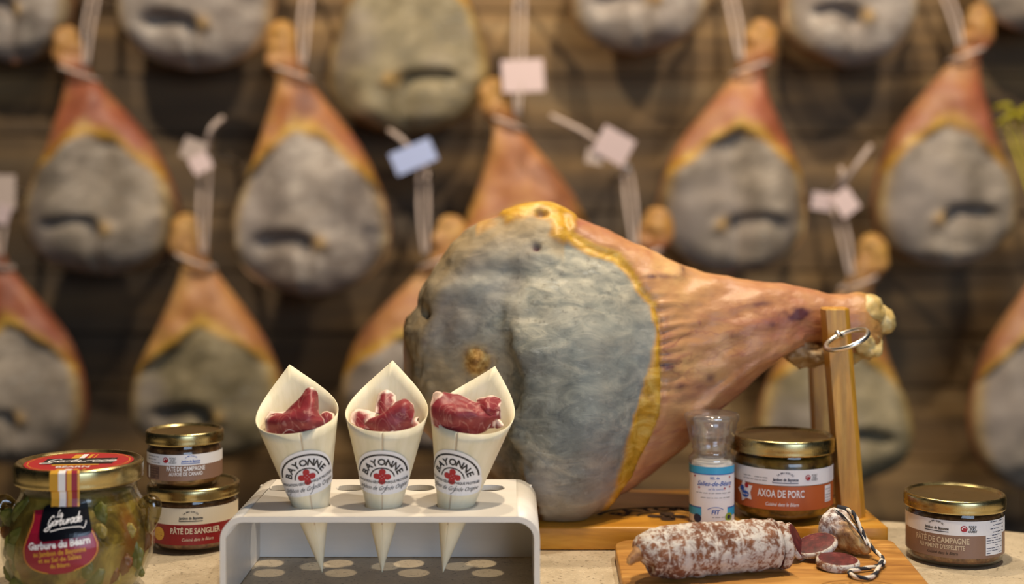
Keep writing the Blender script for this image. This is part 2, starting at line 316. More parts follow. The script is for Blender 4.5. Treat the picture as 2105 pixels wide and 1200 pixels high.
class Decal:
    def __init__(s): s.v = []; s.f = []; s.m = []
    def add(s, vs, fs, m, lev):
        o = len(s.v); s.v += [(a, b, lev) for a, b in vs]; s.f += [tuple(i + o for i in f) for f in fs]; s.m += [m] * len(fs)
    def rows(s, fl, fr, v0, v1, nv, nu, m, lev=0):
        vs = []; fs = []
        for i in range(nv + 1):
            v = v0 + (v1 - v0) * i / nv; a, b = fl(v), fr(v)
            vs += [(a + (b - a) * j / nu, v) for j in range(nu + 1)]
        for i in range(nv):
            for j in range(nu): k = i * (nu + 1) + j; fs.append((k, k + 1, k + nu + 2, k + nu + 1))
        s.add(vs, fs, m, lev)
    def rect(s, u0, v0, u1, v1, m, lev=0, nu=None):
        s.rows(lambda v: u0, lambda v: u1, v0, v1, 2 if v1 - v0 > .004 else 1, nu or max(1, int((u1 - u0) / .002)), m, lev)
    def rrect(s, u0, v0, u1, v1, r, m, lev=0):
        def off(v):
            d = max(0, r - (v - v0), r - (v1 - v)); return r - math.sqrt(max(0, r * r - d * d))
        s.rows(lambda v: u0 + off(v), lambda v: u1 - off(v), v0, v1, 24, 12, m, lev)
    def disc(s, cu, cv, r, m, lev=0, ry=None):
        ry = ry or r
        h = lambda v: r * math.sqrt(max(0, 1 - ((v - cv) / ry) ** 2))
        s.rows(lambda v: cu - h(v), lambda v: cu + h(v), cv - ry, cv + ry, 16, 6, m, lev)
    def poly(s, pts, m, lev=0): 
        c = (sum(p[0] for p in pts) / len(pts), sum(p[1] for p in pts) / len(pts)); n = len(pts)
        s.add(list(pts) + [c], [(i, (i + 1) % n, n) for i in range(n)], m, lev)
    def stroke(s, pts, w, m, lev=0, smooth=4):
        p = cr(pts, smooth) if smooth > 1 and len(pts) > 2 else [np.array(q, float) for q in pts]; vs = []; fs = []
        for i in range(len(p)):
            t = p[min(i + 1, len(p) - 1)] - p[max(i - 1, 0)]; t = t / (np.linalg.norm(t) + 1e-12); n = np.array((-t[1], t[0])) * w / 2
            vs += [tuple(p[i] + n), tuple(p[i] - n)]
            if i: fs.append((2 * i - 2, 2 * i - 1, 2 * i + 1, 2 * i))
        s.add(vs, fs, m, lev)
    def text(s, t, u, v, size, m, lev=2, shear=0, rot=0, bold=0.0, width=None):
        vs, fs, a, b = textmesh(t, bold); kx = size if width is None else width / (b - a); mid = (a + b) / 2
        c, sn = math.cos(rot), math.sin(rot); out = []
        for x, y in vs:
            X = (x - mid) * kx + shear * y * size; Y = y * size
            out.append((u + X * c - Y * sn, v + X * sn + Y * c))
        s.add(out, fs, m, lev)
    def arctext(s, t, cu, cv, R, a0, a1, size, m, lev=2, bold=.02, ry=1.0):
        for i, ch in enumerate(t):
            if ch == ' ': continue
            a = a0 + (a1 - a0) * i / (len(t) - 1)
            s.text(ch, cu + R * math.sin(a), cv + R * ry * math.cos(a), size, m, lev, rot=-a * ry, bold=bold)
    def arc(s, cu, cv, R, a0, a1, w, m, lev=2, ry=1.0):
        s.stroke([(cu + R * math.sin(a0 + (a1 - a0) * i / 20), cv + R * ry * math.cos(a0 + (a1 - a0) * i / 20)) for i in range(21)], w, m, lev, 1)
    def cursive(s, t, u, v, h, w, m, lev=3, slant=.3):
        x = u
        for ch in t:
            adv, pts = GLY[ch]; s.stroke([(x + (a + slant * b) * h, v + b * h) for a, b in pts], w, m, lev, 5); x += adv * h * .95
        return x
    def lauburu(s, cu, cv, R, m, lev=3):
        for q in range(4):
            a = q * PI / 2; c, sn = math.cos(a), math.sin(a); T2 = lambda x, y: (cu + x * c - y * sn, cv + x * sn + y * c)
            s.disc(*T2(.05 * R, .68 * R), .42 * R, m, lev)
            s.stroke([T2(x * R, y * R) for x, y in ((-.22, .62), (-.24, .38), (-.10, .14), (.12, .02))], .26 * R, m, lev, 3)
    def build(s, name, mats, f, parent, rot=0, base=.0003, step=.00012):
        c, sn = math.cos(rot), math.sin(rot)
        vs = [f(a * c - b * sn, a * sn + b * c, base + l * step) for a, b, l in s.v]
        me = meshof(name, vs, s.f, s.m); return link(name, me, mats, parent, smooth=False)
def cylmap(R, a0=0, z0=0, Rf=None):
    def f(u, v, off):
        a = u / R + a0; r = (Rf(z0 + v) if Rf else R) + off
        return (r * math.sin(a), -r * math.cos(a), z0 + v)
    return f
def logo_bayonne(d, cu, cv, k, M1=1, M2=2, script=True):
    """arched emblem, k = half width in metres; materials: M1 navy, M2 red"""
    d.arc(cu, cv, k, -1.45, 1.45, k * .07, M1, 1, .95); d.arc(cu, cv, k * .44, -1.5, 1.5, k * .05, M1, 1, .95)
    d.arctext('BAYONNE', cu, cv, k * .56, -1.26, 1.26, k * .37, M1, 2, .034, .95)
    d.lauburu(cu, cv + k * .07, k * .29, M2, 2)

# ------------------------------------------------------------------ room shell
bm_v = []; bm_f = []
random.seed(4)
z = 0.0; planks = []
while z < 2.75:
    h = random.uniform(.10, .15); x = -3.0 - random.random()
    while x < 3:
        L = random.uniform(1.0, 1.9); yo = random.uniform(-.006, .006)
        x0, x1 = max(-3, x), min(3, x + L)
        if x1 > x0 + .02:
            b = len(bm_v)
            for (X, Y, Z) in ((x0 + .001, 2.50 + yo, z + .002), (x1 - .001, 2.50 + yo, z + .002), (x1 - .001, 2.50 + yo, z + h - .002), (x0 + .001, 2.50 + yo, z + h - .002),
                              (x0 + .001, 2.56, z + .002), (x1 - .001, 2.56, z + .002), (x1 - .001, 2.56, z + h - .002), (x0 + .001, 2.56, z + h - .002)): bm_v.append((X, Y, Z))
            bm_f += [tuple(b + i for i in q) for q in ((0, 1, 2, 3), (4, 7, 6, 5), (0, 4, 5, 1), (3, 2, 6, 7), (0, 3, 7, 4), (1, 5, 6, 2))]
        x += L
    z += h
b = len(bm_v); bm_v += [(-3, 2.55, 0), (3, 2.55, 0), (3, 2.55, 2.8), (-3, 2.55, 2.8)]; bm_f.append((b, b + 1, b + 2, b + 3))
struct(link('wall_back', meshof('wall_back', bm_v, bm_f), M['planks'], smooth=False))
struct(link('floor', boxmesh('floor', -3, 3, -2, 2.6, -.1, 0), M['floor'], smooth=False))
struct(link('ceiling', boxmesh('ceiling', -3, 3, -2, 2.6, 2.8, 2.9), M['ceil'], smooth=False))
struct(link('wall_left', boxmesh('wall_left', -3.1, -3, -2, 2.6, 0, 2.8), M['plaster'], smooth=False))
struct(link('wall_right', boxmesh('wall_right', 3, 3.1, -2, 2.6, 0, 2.8), M['plaster'], smooth=False))
# front wall behind the camera with the shop window opening
vs = []; fs = []
for x0, x1, z0, z1 in ((-3, .2, 0, 2.8), (2.1, 3, 0, 2.8), (.2, 2.1, 0, .9), (.2, 2.1, 2.35, 2.8)):
    m_ = boxmesh('b', x0, x1, -2.1, -2, z0, z1); o = len(vs); vs += [tuple(v.co) for v in m_.vertices]; fs += [tuple(i + o for i in p.vertices) for p in m_.polygons]
struct(link('wall_front', meshof('wall_front', vs, fs), M['plaster'], smooth=False))
vs = []; fs = []
for x0, x1, z0, z1 in ((.2, .25, .9, 2.35), (2.05, 2.1, .9, 2.35), (.2, 2.1, .9, .95), (.2, 2.1, 2.3, 2.35), (1.12, 1.17, .95, 2.3)):
    m_ = boxmesh('b', x0, x1, -2.06, -2.01, z0, z1); o = len(vs); vs += [tuple(v.co) for v in m_.vertices]; fs += [tuple(i + o for i in p.vertices) for p in m_.polygons]
struct(link('window_1', meshof('window_1', vs, fs), M['white'], smooth=False))

# ------------------------------------------------------------------ round stone table
t = empty('stone_table', (-.03, .135, 0), 'round beige speckled stone table the food display stands on', 'table')
R = 1.15
lathe('tabletop', [(0.001, TZ), (R - .006, TZ), (R - .002, TZ - .002), (R, TZ - .006), (R, TZ - .034), (R - .006, TZ - .04), (0.001, TZ - .04)], 200, M['stone'], t)
lathe('pedestal', [(.05, TZ - .04), (.05, .06), (.3, .03), (.32, .0), (.001, 0)], 48, M['steel'], t)
t.matrix_world = Matrix.Translation((-.03, .135, 0))

# ------------------------------------------------------------------ the big ham on its stand
ST = [(829, 690, 829, 712, .003, .003), (834, 655, 831, 762, .020, .02), (856, 632, 838, 815, .036, .036), (880, 575, 855, 868, .048, .046),
      (925, 505, 895, 912, .057, .055), (975, 457, 945, 950, .063, .062), (1030, 427, 1000, 990, .066, .066), (1085, 411, 1055, 1030, .068, .068),
      (1140, 413, 1105, 1052, .068, .070), (1190, 440, 1165, 1056, .068, .072), (1240, 468, 1225, 1038, .066, .072), (1300, 500, 1290, 1000, .064, .070),
      (1360, 528, 1345, 955, .058, .067), (1420, 553, 1405, 905, .048, .062), (1480, 568, 1460, 850, .044, .056), (1540, 577, 1510, 805, .046, .049),
      (1600, 586, 1565, 757, .039, .042), (1650, 594, 1612, 722, .033, .035), (1695, 604, 1665, 708, .029, .03), (1730, 607, 1715, 718, .027, .028),
      (1765, 605, 1760, 728, .026, .026), (1788, 613, 1783, 733, .022, .022), (1804, 630, 1798, 722, .015, .015), (1811, 648, 1808, 702, .003, .003)]
st = cr(ST, 10); MV = 260
SEAM = np.array([(1160, 395), (1157, 440), (1172, 478), (1225, 508), (1270, 522), (1298, 556), (1318, 592), (1344, 625), (1350, 680), (1352, 740), (1354, 790), (1350, 850), (1330, 900), (1300, 955), (1262, 1010), (1225, 1050)], float)
KNOB = np.array([(1050, 432), (1085, 420), (1130, 420), (1162, 440), (1158, 472)], float)
EDGE = np.array([(1035, 640), (1052, 690), (1058, 760), (1050, 830), (1046, 905), (1075, 960)], float)
def pdist(poly, X, Y):
    best = np.full(X.shape, 1e9); side = np.zeros(X.shape)
    for a, b in zip(poly[:-1], poly[1:]):
        d = b - a; t_ = np.clip(((X - a[0]) * d[0] + (Y - a[1]) * d[1]) / (d @ d), 0, 1)
        q = np.hypot(X - a[0] - t_ * d[0], Y - a[1] - t_ * d[1]); cx_ = d[0] * (Y - a[1]) - d[1] * (X - a[0])
        up = q < best; best = np.where(up, q, best); side = np.where(up, -np.sign(cx_), side)
    return best, side   # side +1 = right of a downward path seen in the picture
pts = []; fr = []
for s_ in st:
    xt, yt, xb, yb, bf, bb = s_; bf = max(bf, .001); bb = max(bb, .001)
    low = float(sm(1000, 1057, yb)); T_ = P(xt, yt, 1.2); B_ = P(xb, yb, 1.2 - .042 * low)
    T_.z -= .005 * float(sm(480, 425, yt)) if yt < 480 else 0; B_.z += .006 * low
    c_ = (T_ + B_) / 2; h_ = (T_ - B_) / 2
    for j in range(MV):
        a = 2 * PI * j / MV; ca, sa = math.cos(a), math.sin(a)
        q = math.copysign(abs(ca) ** .92, ca); 
        e = abs(sa) ** (.80 if sa < 0 else .95)
        y_ = (-bf if sa < 0 else bb) * e * (1 + .10 * -ca * (1 if sa < 0 else 0))
        pts.append(c_ + h_ * q + Vector((0, y_, 0))); fr.append(-sa)
A = np.array(pts); fr = np.array(fr); n_s = len(st)
G3 = A.reshape(n_s, MV, 3)
du = np.gradient(G3, axis=0); dv = (np.roll(G3, -1, 1) - np.roll(G3, 1, 1)) / 2
NN = np.cross(du, dv).reshape(-1, 3); NN /= np.linalg.norm(NN, axis=1)[:, None] + 1e-12
cen = G3.mean(axis=1, keepdims=True); out = (G3 - cen).reshape(-1, 3)
sgn = np.sign((NN * out).sum(1)); sgn[sgn == 0] = 1; NN *= sgn[:, None]
XX = CX + F * A[:, 0] / A[:, 1]; YY = HY + F * (CZ - A[:, 2]) / A[:, 1]
N1 = np.array([noise.fractal(Vector(p) * 18, .9, 2.0, 3) for p in A]); N2 = np.array([noise.fractal(Vector(p) * 70, .8, 2.0, 3) for p in A]); N3 = np.array([noise.noise(Vector(p) * 9 + Vector((5, 1, 2))) for p in A])
ds, side = pdist(SEAM, XX, YY); d = ds * side + N1 * 5
front = sm(.02, .25, fr)
face = (1 - sm(-3, 2, d)) * front
ysp = [395, 440, 520, 560, 690, 740, 800, 850, 900, 960, 1010, 1060]; wsp = [4, 8, 16, 6, 5, 16, 40, 56, 50, 30, 14, 6]
wf = np.interp(YY, ysp, wsp) + N2 * 5
fat = sm(-wf - 6, -wf + 4, d) * (1 - sm(2, 8, d)) * front
dk, _ = pdist(KNOB, XX, YY); kn = (1 - sm(14, 30, dk + N2 * 6))
fat = np.maximum(fat, kn); ledge = (1 - sm(8, 26, np.abs(YY - np.interp(XX, [860, 925, 975, 1030, 1085], [620, 515, 470, 440, 420])))) * (XX < 1100) * (XX > 980)
fat = np.maximum(fat, ledge * .45 * sm(-.1, .3, N1)); hk = sm(1735, 1790, XX + 25 * N1); fat = np.maximum(fat, hk * .35)
de, es = pdist(EDGE, XX, YY); dd = de * es
plate = sm(-22, 26, dd + N2 * 10 + N1 * 30) * sm(600, 720, YY) * face
G2 = lambda x, y, sx, sy: np.exp(-((XX - x) / sx) ** 2 - ((YY - y) / sy) ** 2) * (fr > 0)
bone = np.maximum(np.clip(G2(978, 744, 27, 31) * 2.2, 0, 1) ** 1.5, sm(1765, 1800, XX + 30 * N1) * .5)
leftlow = (1 - sm(1000, 1060, XX)) * sm(680, 760, YY) * face
disp = N1 * (.0018 + .0016 * face) + N2 * (.0007 + .0007 * face)
disp += front * (plate * .009 - leftlow * .009 + face * N3 * .004)
disp += fat * .0006 + kn * .0022 - np.exp(-(d / 7) ** 2) * .0016 * front + sm(0, 14, d) * front * .0020
disp += G2(978, 744, 20, 24) * .013 - G2(978, 744, 42, 46) * .006
wr = np.exp(-np.clip(d, 0, None) / 30) * sm(1, 8, d) * sm(585, 640, YY) * (1 - sm(770, 850, YY)) * front
disp += wr * .0034 * (.65 + 1.2 * N1) * np.sin(YY * 2 * PI / 24 + 5 * N1 + 4 * N3 + .02 * XX)
fold = sm(20, 90, d) * (1 - sm(1600, 1680, XX)) * front
disp += fold * .0007 * np.sin((YY + .38 * (XX - 1350)) * 2 * PI / 62 + 3 * N3 + 1.0)
tend = np.abs(YY - np.interp(XX, [1400, 1480, 1560, 1640], [872, 800, 742, 700])); disp += np.exp(-(tend / 12) ** 2) * .003 * (XX > 1400) * (XX < 1650) * front
for (x, y, sx, sy, k) in ((1112, 437, 14, 6, -.006), (1102, 507, 8, 7, -.007), (868, 640, 9, 14, -.008), (905, 600, 30, 20, .002), (1150, 505, 40, 14, -.003),
                          (1010, 560, 90, 22, -.004), (1130, 620, 110, 30, .003), (905, 690, 18, 30, -.003), (1200, 850, 70, 60, .003), (1090, 900, 30, 60, -.003)):
    disp += G2(x, y, sx, sy) * k
br = np.zeros(len(A))
for (x, y, sx, sy, k) in ((1625, 648, 26, 10, 1.2), (1648, 640, 16, 8, .7), (1585, 668, 7, 6, .6), (1370, 752, 16, 9, .8), (1445, 775, 18, 9, .8), (1400, 792, 40, 7, .5), (1405, 560, 10, 20, .5), (1350, 572, 40, 5, .6), (1560, 627, 20, 5, .5),
                          (1395, 640, 26, 6, .35), (1460, 548, 16, 5, .5), (1112, 437, 14, 6, .6), (1102, 508, 7, 6, 1.0), (1500, 690, 30, 8, .25), (868, 700, 8, 8, .5)):
    br += G2(x, y, sx, sy) * k * (1 + 1.5 * N2)
br = np.clip(br, 0, .92)
A2 = A + NN * disp[:, None]; A2[:, 2] = np.maximum(A2[:, 2], .9204)
org = Vector((.07, 1.165, .92))
me = gridmesh('body', [[tuple(Vector(A2[i * MV + j]) - org) for j in range(MV)] for i in range(n_s)]); fixn(me)
sil = 1 - sm(.15, .62, fr); topb = 1 - sm(20, 95, YY - np.interp(XX, [830, 860, 925, 975, 1030, 1110, 1160], [690, 620, 515, 465, 436, 425, 440]) + 60 * N3)
tan = np.clip(np.maximum.reduce([sil, topb * (XX < 1165), leftlow * .8, (1 - sm(930, 1010, YY + 80 * N1)) * 0 + sm(960, 1040, YY) * .4]) + .5 * N1, 0, 1)
blue = np.clip(np.maximum(plate * .9 * sm(1080, 1200, XX) * (1 - sm(880, 960, YY)), G2(1000, 590, 120, 45) * .6) + .6 * N1, 0, 1)
for nm, v in (('tan', tan), ('blue', blue), ('face', face * (1 - fat)), ('fat', np.clip(fat, 0, 1)), ('bone', bone), ('bruise', br)): attr(me, nm, v)
ham = empty('cured_ham', org, 'whole cured ham with grey mouldy face, hock held by the wooden stand post', 'ham')
link('body', me, M['ham'], ham)
def lump(name, c, rx, ry, rz, mat, parent, seed=0, amp=.15, rot=0, freq=60):
    bm = bmesh.new(); bmesh.ops.create_icosphere(bm, subdivisions=4, radius=1)
    Rm = Matrix.Rotation(rot, 3, 'Y')
    for v in bm.verts:
        k = 1 + amp * noise.fractal(v.co * 1.6 + Vector((seed, 0, 0)), .8, 2, 3); v.co = Rm @ Vector((v.co.x * rx * k, v.co.y * ry * k, v.co.z * rz * k)) + Vector(c)
    me = bpy.data.meshes.new(name); bm.to_mesh(me); bm.free(); return link(name, me, mat, parent)
lump('hock_bone', P(1809, 659, 1.2) - org, .0138, .016, .0135, M['bone'], ham, 3, .14)
lump('hock_bone', P(1774, 705, 1.196) - org, .0165, .024, .0165, M['bone'], ham, 9, .28)
lump('hock_bone', P(1780, 640, 1.198) - org, .0175, .022, .0165, M['bone'], ham, 12, .12)
lump('trotter_skin', P(1664, 719, 1.194) - org, .023, .023, .0145, M['trot'], ham, 5, .3, -.1)

# stand
std = empty('ham_stand', (.13, 1.188, TZ), 'honey coloured wooden ham stand with engraved base and two upright posts', 'ham stand')
o0 = Vector((.13, 1.188, TZ))
def rel(me, o): me.transform(Matrix.Translation(-Vector(o))); return me
link('base_board', rel(boxmesh('base_board', -.06, .318, 1.109, 1.262, TZ + .0004, TZ + .02, .002), o0), M['bamboo'], std)
def post(name, D0, D1, xt, xb, yt, w, ch):
    a = P(xt, yt, D0); X1 = a.x; Zt = a.z; X0 = (xb - CX) / F * D0; Z0 = TZ + .02
    sec = [(0, 0), (w - ch, 0), (w, ch), (w, D1 - D0), (0, D1 - D0)]
    rows = []
    for X, Z in ((X0, Z0), (X0 + (X1 - X0) * .5, Z0 + (Zt - Z0) * .5), (X1, Zt - .0015), (X1 + .001, Zt)):
        k = 1 if Z < Zt - .0001 else .94
        rows.append([(X + p[0] * k, D0 + p[1] * k + (.001 if k < 1 else 0), Z) for p in sec])
    me = gridmesh(name, rows); fixn(me); rel(me, o0); return link(name, me, M['bamboo_v'], std, smooth=False)
post('post', 1.140, 1.162, 1698, 1732, 634, .0215, .005)
post('post', 1.238, 1.258, 1668, 1683, 700, .0185, .003)
pc = P(1741, 698, 1.117)
tr = bmesh.new(); rows = []
for i in range(40):
    a = 2 * PI * i / 40; rows.append([((  .0185 + .0021 * math.cos(b)) * math.cos(a), (  .0185 + .0021 * math.cos(b)) * math.sin(a), .0021 * math.sin(b)) for b in [2 * PI * k / 10 for k in range(10)]])
rows.append(rows[0]); me = gridmesh('ring_handle', rows, cap=False); fixn(me)
me.transform(Matrix.Translation(pc - o0) @ Matrix.Rotation(math.radians(-24), 4, 'Y') @ Matrix.Rotation(math.radians(9), 4, 'X')); tr.free()
scr = tube('fixing_screw', [P(1721, 684, 1.108) - o0, P(1730, 690, 1.122) - o0, P(1736, 693, 1.172) - o0], .0022, M['steel'], std, 4, 10)
rg = link('ring_handle', me, M['steel'], scr)
d = Decal()
# engraving on the base (u = x, v = towards the back)
d.arc(0, 0, .060, -1.45, 1.45, .0045, 0, 0, .62); d.arc(0, 0, .026, -1.5, 1.5, .0028, 0, 0, .62)
d.arctext('BAYONNE', 0, -.004, .036, -1.25, 1.25, .024, 0, 0, .035, .75); d.lauburu(0, -.001, .016, 0, 0)
EX, EY = P(1372, 1061, 1.0).x * 1.148, 1.148
d.build('engraved_emblem', [M['burnt']], lambda u, v, off: (EX + u - o0.x, EY + v * .95 - o0.y, .0202 + off * .3), std)
lump('rest_block', P(1019, 990, 1.2) - o0, .012, .010, .013, M['bamboo'], std, 2, .03)

# ------------------------------------------------------------------ hams hanging on the wall
def cord_tube(name, pts, r, mat, parent, n=5): return tube(name, pts, r, mat, parent, n, 6)
def hanging_ham(seed, hx, hy, bx, by, wpx, mat, label, D=2.33, mirror=1, knobside=-1, tagp=None, peg=None, tilt=0, slit=.78, faceh=.43, grp='hams hanging on the plank wall', ptag=None, bow=None, cordmat=None):
    """hx,hy top of hock; bx centre of body, by bottom, wpx width (picture measurements at distance D)"""
    rnd = random.Random(seed); px = D / F; H = (by - hy) * px; hw = wpx / 2 * px
    top = P(hx, hy, D); cxb = (bx - hx) * px
    r_ = empty('hanging_ham', top, label, 'ham', grp)
    T = [(0, .05), (.012, .12), (.04, .18), (.09, .22), (.13, .235), (.17, .215), (.205, .19), (.25, .25), (.32, .38), (.41, .56), (.5, .73), (.6, .88), (.69, .97), (.77, 1.0), (.85, .95), (.92, .78), (.965, .53), (.99, .27), (1.0, .03)]
    tt = cr([(a, b) for a, b in T], 7); m = 72; V = []; fa = []; ft = []; bo = []; br_ = []
    gd = rnd.uniform(.020, .031); sk = rnd.uniform(-.3, .3); ph = rnd.uniform(0, 50)
    for (tv, wv) in tt:
        tv = float(tv); wv = max(.02, float(wv)) * hw; wob = 1 + .05 * nz(tv * 3, ph, 0)
        wl = wv * wob * (1 + .06 * nz(tv * 2.5, ph, 9)); wr_ = wv * wob * (1 + .06 * nz(tv * 2.5, ph, 19))
        cxx = cxb * float(sm(.05, .55, tv)) + knobside * .012 * (1 - float(sm(.1, .25, tv)))
        dep = .36 * wv + .02 * min(1, wv / hw * 1.5)
        for j in range(m):
            a = 2 * PI * j / m; ca, sa = math.cos(a), math.sin(a); u = math.copysign(abs(ca) ** .9, ca)
            x = cxx + u * (wr_ if u > 0 else wl); y = -dep * math.copysign(abs(sa) ** .8, sa) * (1 if sa > 0 else .75); zz = -tv * H
            f = float(sm(.05, .3, sa)); um = u * mirror
            tb = faceh + .19 * u * u + .06 * sk * u + .03 * nz(u * 3, tv * 4, ph)
            fc = f * float(sm(tb, tb + .02, tv)); ftv = .85 * f * float(sm(tb - .07, tb - .005, tv)) * (1 - fc)
            ftv = max(ftv, .5 * float(sm(.8, .98, abs(u))) * float(sm(.45, .6, tv)) * f)
            ts = slit + .13 * (um + .28) ** 2 + tilt * um + .015 * nz(um * 3, ph, 3)
            dl = tv - ts; g1 = math.exp(-(dl / (.015 if dl < 0 else .045)) ** 2) * float(sm(-.75, -.5, um)) * (1 - float(sm(.02, .2, um)))
            lip = math.exp(-((tv - ts - .05) / .035) ** 2) * float(sm(-.8, -.4, um)) * (1 - float(sm(.1, .4, um)))
            kb = math.exp(-((um - .17) / .085) ** 2 - ((tv - ts + .0) / .026) ** 2)
            cl = math.exp(-((um - .02) / .06) ** 2) * float(sm(slit, slit + .05, tv))
            y += fc * (g1 * gd - lip * 0 - kb * .018 + cl * .022 + .046 * nz(x * 11, zz * 4, ph + 7)) + (.014 * nz(x * 9, zz * 9, ph) + .007 * nz(x * 25, zz * 25, ph)) * f
            if tv < .19: qq = .007 * nz(x * 45, zz * 45, ph) * min(1, tv * 20); y += qq; x += qq * 1.2
            V.append((x, y, zz)); fa.append(fc); ft.append(max(ftv, .40 * (1 - float(sm(.08, .17, tv))))); bo.append(min(1, kb * 1.2) * fc); br_.append(.35 * float(sm(.25, .6, nz(x * 14, zz * 14, ph + 4))) * (1 - fc) * float(sm(.15, .25, tv)))
    me = gridmesh('body', [V[i * m:(i + 1) * m] for i in range(len(tt))]); fixn(me)
    attr(me, 'face', fa); attr(me, 'fat', ft); attr(me, 'bone', bo); attr(me, 'bruise', br_)
    link('body', me, mat, r_)
    # cord round the neck and up to the peg in the wall
    cm = cordmat or M['cord']; nx = cxb * float(sm(.05, .55, .2)); nzv = -.195 * H; nr = .20 * hw
    ring = [(nx + (nr + .004) * math.cos(a) * 1.05, -(.36 * nr + .02) * math.sin(a) * 1.0 - .001, nzv + .012 * math.cos(a) * knobside) for a in [2 * PI * k / 12 for k in range(13)]]
    cord_tube('cord_loop', ring, .0035, cm, r_, 3)
    pgx, pgy = peg; pg = P(pgx, pgy, D) - top
    sx_ = nx - knobside * nr * .8
    for q in (-1, 1):
        cord_tube('cord', [(sx_ + q * .003, -.035, nzv + .01), (sx_ * .5 + pg.x * .5 + q * .008, -.02, (nzv + pg.z) / 2), (pg.x + q * .007, .02, pg.z - .01), (pg.x, .03, pg.z + .004)], .0030, cm, r_)
    # peg the cord hangs on
    tube('wall_peg', [(pg.x, 2.50 - D, pg.z), (pg.x, .05, pg.z), (pg.x, .012, pg.z + .006)], .006, M['steel'], r_, 2, 8)
    if bow:
        for k, (bx_, by_) in enumerate(bow):
            e = P(bx_, by_, D) - top; mid = (e + pg) / 2 + Vector((0, -.02, .01))
            cord_tube('cord_end', [(pg.x, .015, pg.z), tuple(mid), (e.x, 0, e.z)], .0045, cm, r_)
    if ptag:
        for (tx, ty, tw, th, ang, tm) in ptag:
            c_ = P(tx, ty, D - .03) - top; me = boxmesh('paper_tag', -tw * px / 2, tw * px / 2, -.0006, .0006, -th * px / 2, th * px / 2)
            # clipped corners
            me.transform(Matrix.Translation(c_) @ Matrix.Rotation(math.radians(ang), 4, 'Y') @ Matrix.Rotation(.25, 4, 'Z')); link('paper_tag', me, M[tm], r_, smooth=False)
    return r_
HH = hanging_ham
# middle row
HH(1, 150, 52, 213, 565, 322, HB[1], 'hanging ham with red-brown shank, directly above the round jar with the red lid', peg=(188, -30), mirror=1, knobside=-1)
HH(2, 592, 42, 640, 608, 328, HB[0], 'hanging ham with a pale broad face and orange shank, above the left paper cone', peg=(628, -30), mirror=1, knobside=-1, faceh=.40)
HH(3, 1030, 160, 1078, 640, 290, HB[0], 'hanging ham behind the top of the big ham, pink tag by its hock', peg=(1070, -30), ptag=[(1075, 156, 88, 66, -4, 'pinktag')], faceh=.58, knobside=-1)
HH(4, 1550, 40, 1505, 562, 305, HB[1], 'hanging ham with red shank and brownish grey face, above the salt grinder', peg=(1503, -30), mirror=-1, knobside=1, faceh=.44)
HH(5, 1998, 8, 1934, 548, 285, HB[1], 'hanging ham with orange-red shank, high above the lone jar at the table edge', peg=(1945, -40), mirror=-1, knobside=1, faceh=.46)
# upper row, cut by the picture's top
HH(11, 10, -420, 30, 128, 250, HB[0], 'ham in the top row hanging nearest the corner, only its grey bottom showing', peg=(30, -480), mirror=1, D=2.40)
HH(12, 380, -420, 408, 146, 318, HB[0], 'top row ham hanging between two cord-hung hocks, pale grey bottom with two hollows', peg=(400, -480), mirror=1, slit=.82, D=2.37)
HH(13, 820, -290, 840, 276, 332, HB[2], 'tan grey ham of the top row that hangs lowest, above the three paper cones', peg=(840, -350), mirror=-1, slit=.80, faceh=.36, D=2.40)
HH(14, 1290, -450, 1310, 112, 292, HB[0], 'top row ham above the hock side of the pink tag, blue-grey hollow in its bottom', peg=(1310, -500), mirror=1, slit=.80, D=2.37)
HH(15, 1730, -420, 1745, 138, 272, HB[0], 'top row ham with pointed bottom hanging between two red-shanked hams', peg=(1745, -480), mirror=1, slit=.80, D=2.37)
HH(16, 2120, -480, 2130, 68, 260, HB[1], 'dark ham bottom in the top row, nearest the corner beside a hock', peg=(2130, -540), mirror=1, D=2.37)
# lower row
HH(21, -20, 440, 45, 948, 260, HB[1], 'hanging ham with red shank just behind the round jar, half out of the picture', peg=(8, 395), ptag=[(8, 395, 44, 70, 0, 'cord'), (4, 440, 30, 40, 20, 'pinktag')], mirror=1, knobside=-1, faceh=.44, D=2.28)
HH(22, 395, 438, 432, 945, 318, HB[2], 'hanging ham with pale tan shank, behind the two stacked jars', peg=(418, 322), ptag=[(398, 308, 46, 42, 20, 'cord'), (412, 336, 40, 36, -30, 'pinktag')], bow=[(458, 242)], mirror=1, knobside=-1, faceh=.45, D=2.24)
HH(23, 915, 440, 862, 930, 330, HB[0], 'hanging ham mostly hidden by the big ham, bluish tag on its cord', peg=(868, 345), ptag=[(850, 322, 90, 48, -24, 'bluetag')], bow=[(800, 268)], mirror=1, knobside=1, faceh=.5, D=2.24)
HH(24, 1335, 425, 1290, 930, 300, HB[1], 'hanging ham whose hock peeps over the big ham, square pale tag on its cord', peg=(1292, 350), ptag=[(1262, 300, 74, 60, 28, 'pinktag'), (1222, 322, 36, 30, 10, 'cord')], bow=[(1132, 238)], mirror=1, knobside=1, faceh=.5, D=2.24)
HH(25, 1778, 480, 1712, 992, 305, HB[2], 'hanging ham behind the stand post, small bow tag on its cord', peg=(1722, 400), ptag=[(1690, 414, 46, 36, 8, 'pinktag'), (1738, 416, 46, 50, -35, 'pinktag')], bow=[(1728, 345), (1790, 300)], mirror=-1, knobside=1, faceh=.42, D=2.28)
HH(26, 2175, 420, 2125, 1010, 270, HB[1], 'hanging ham behind the lone jar, brown edge only, yellow bow on its cord', peg=(2085, 240), bow=[(2045, 222), (2100, 262), (2050, 258), (2120, 228)], mirror=-1, knobside=1, faceh=.42, cordmat=M['ycord'], D=2.28)

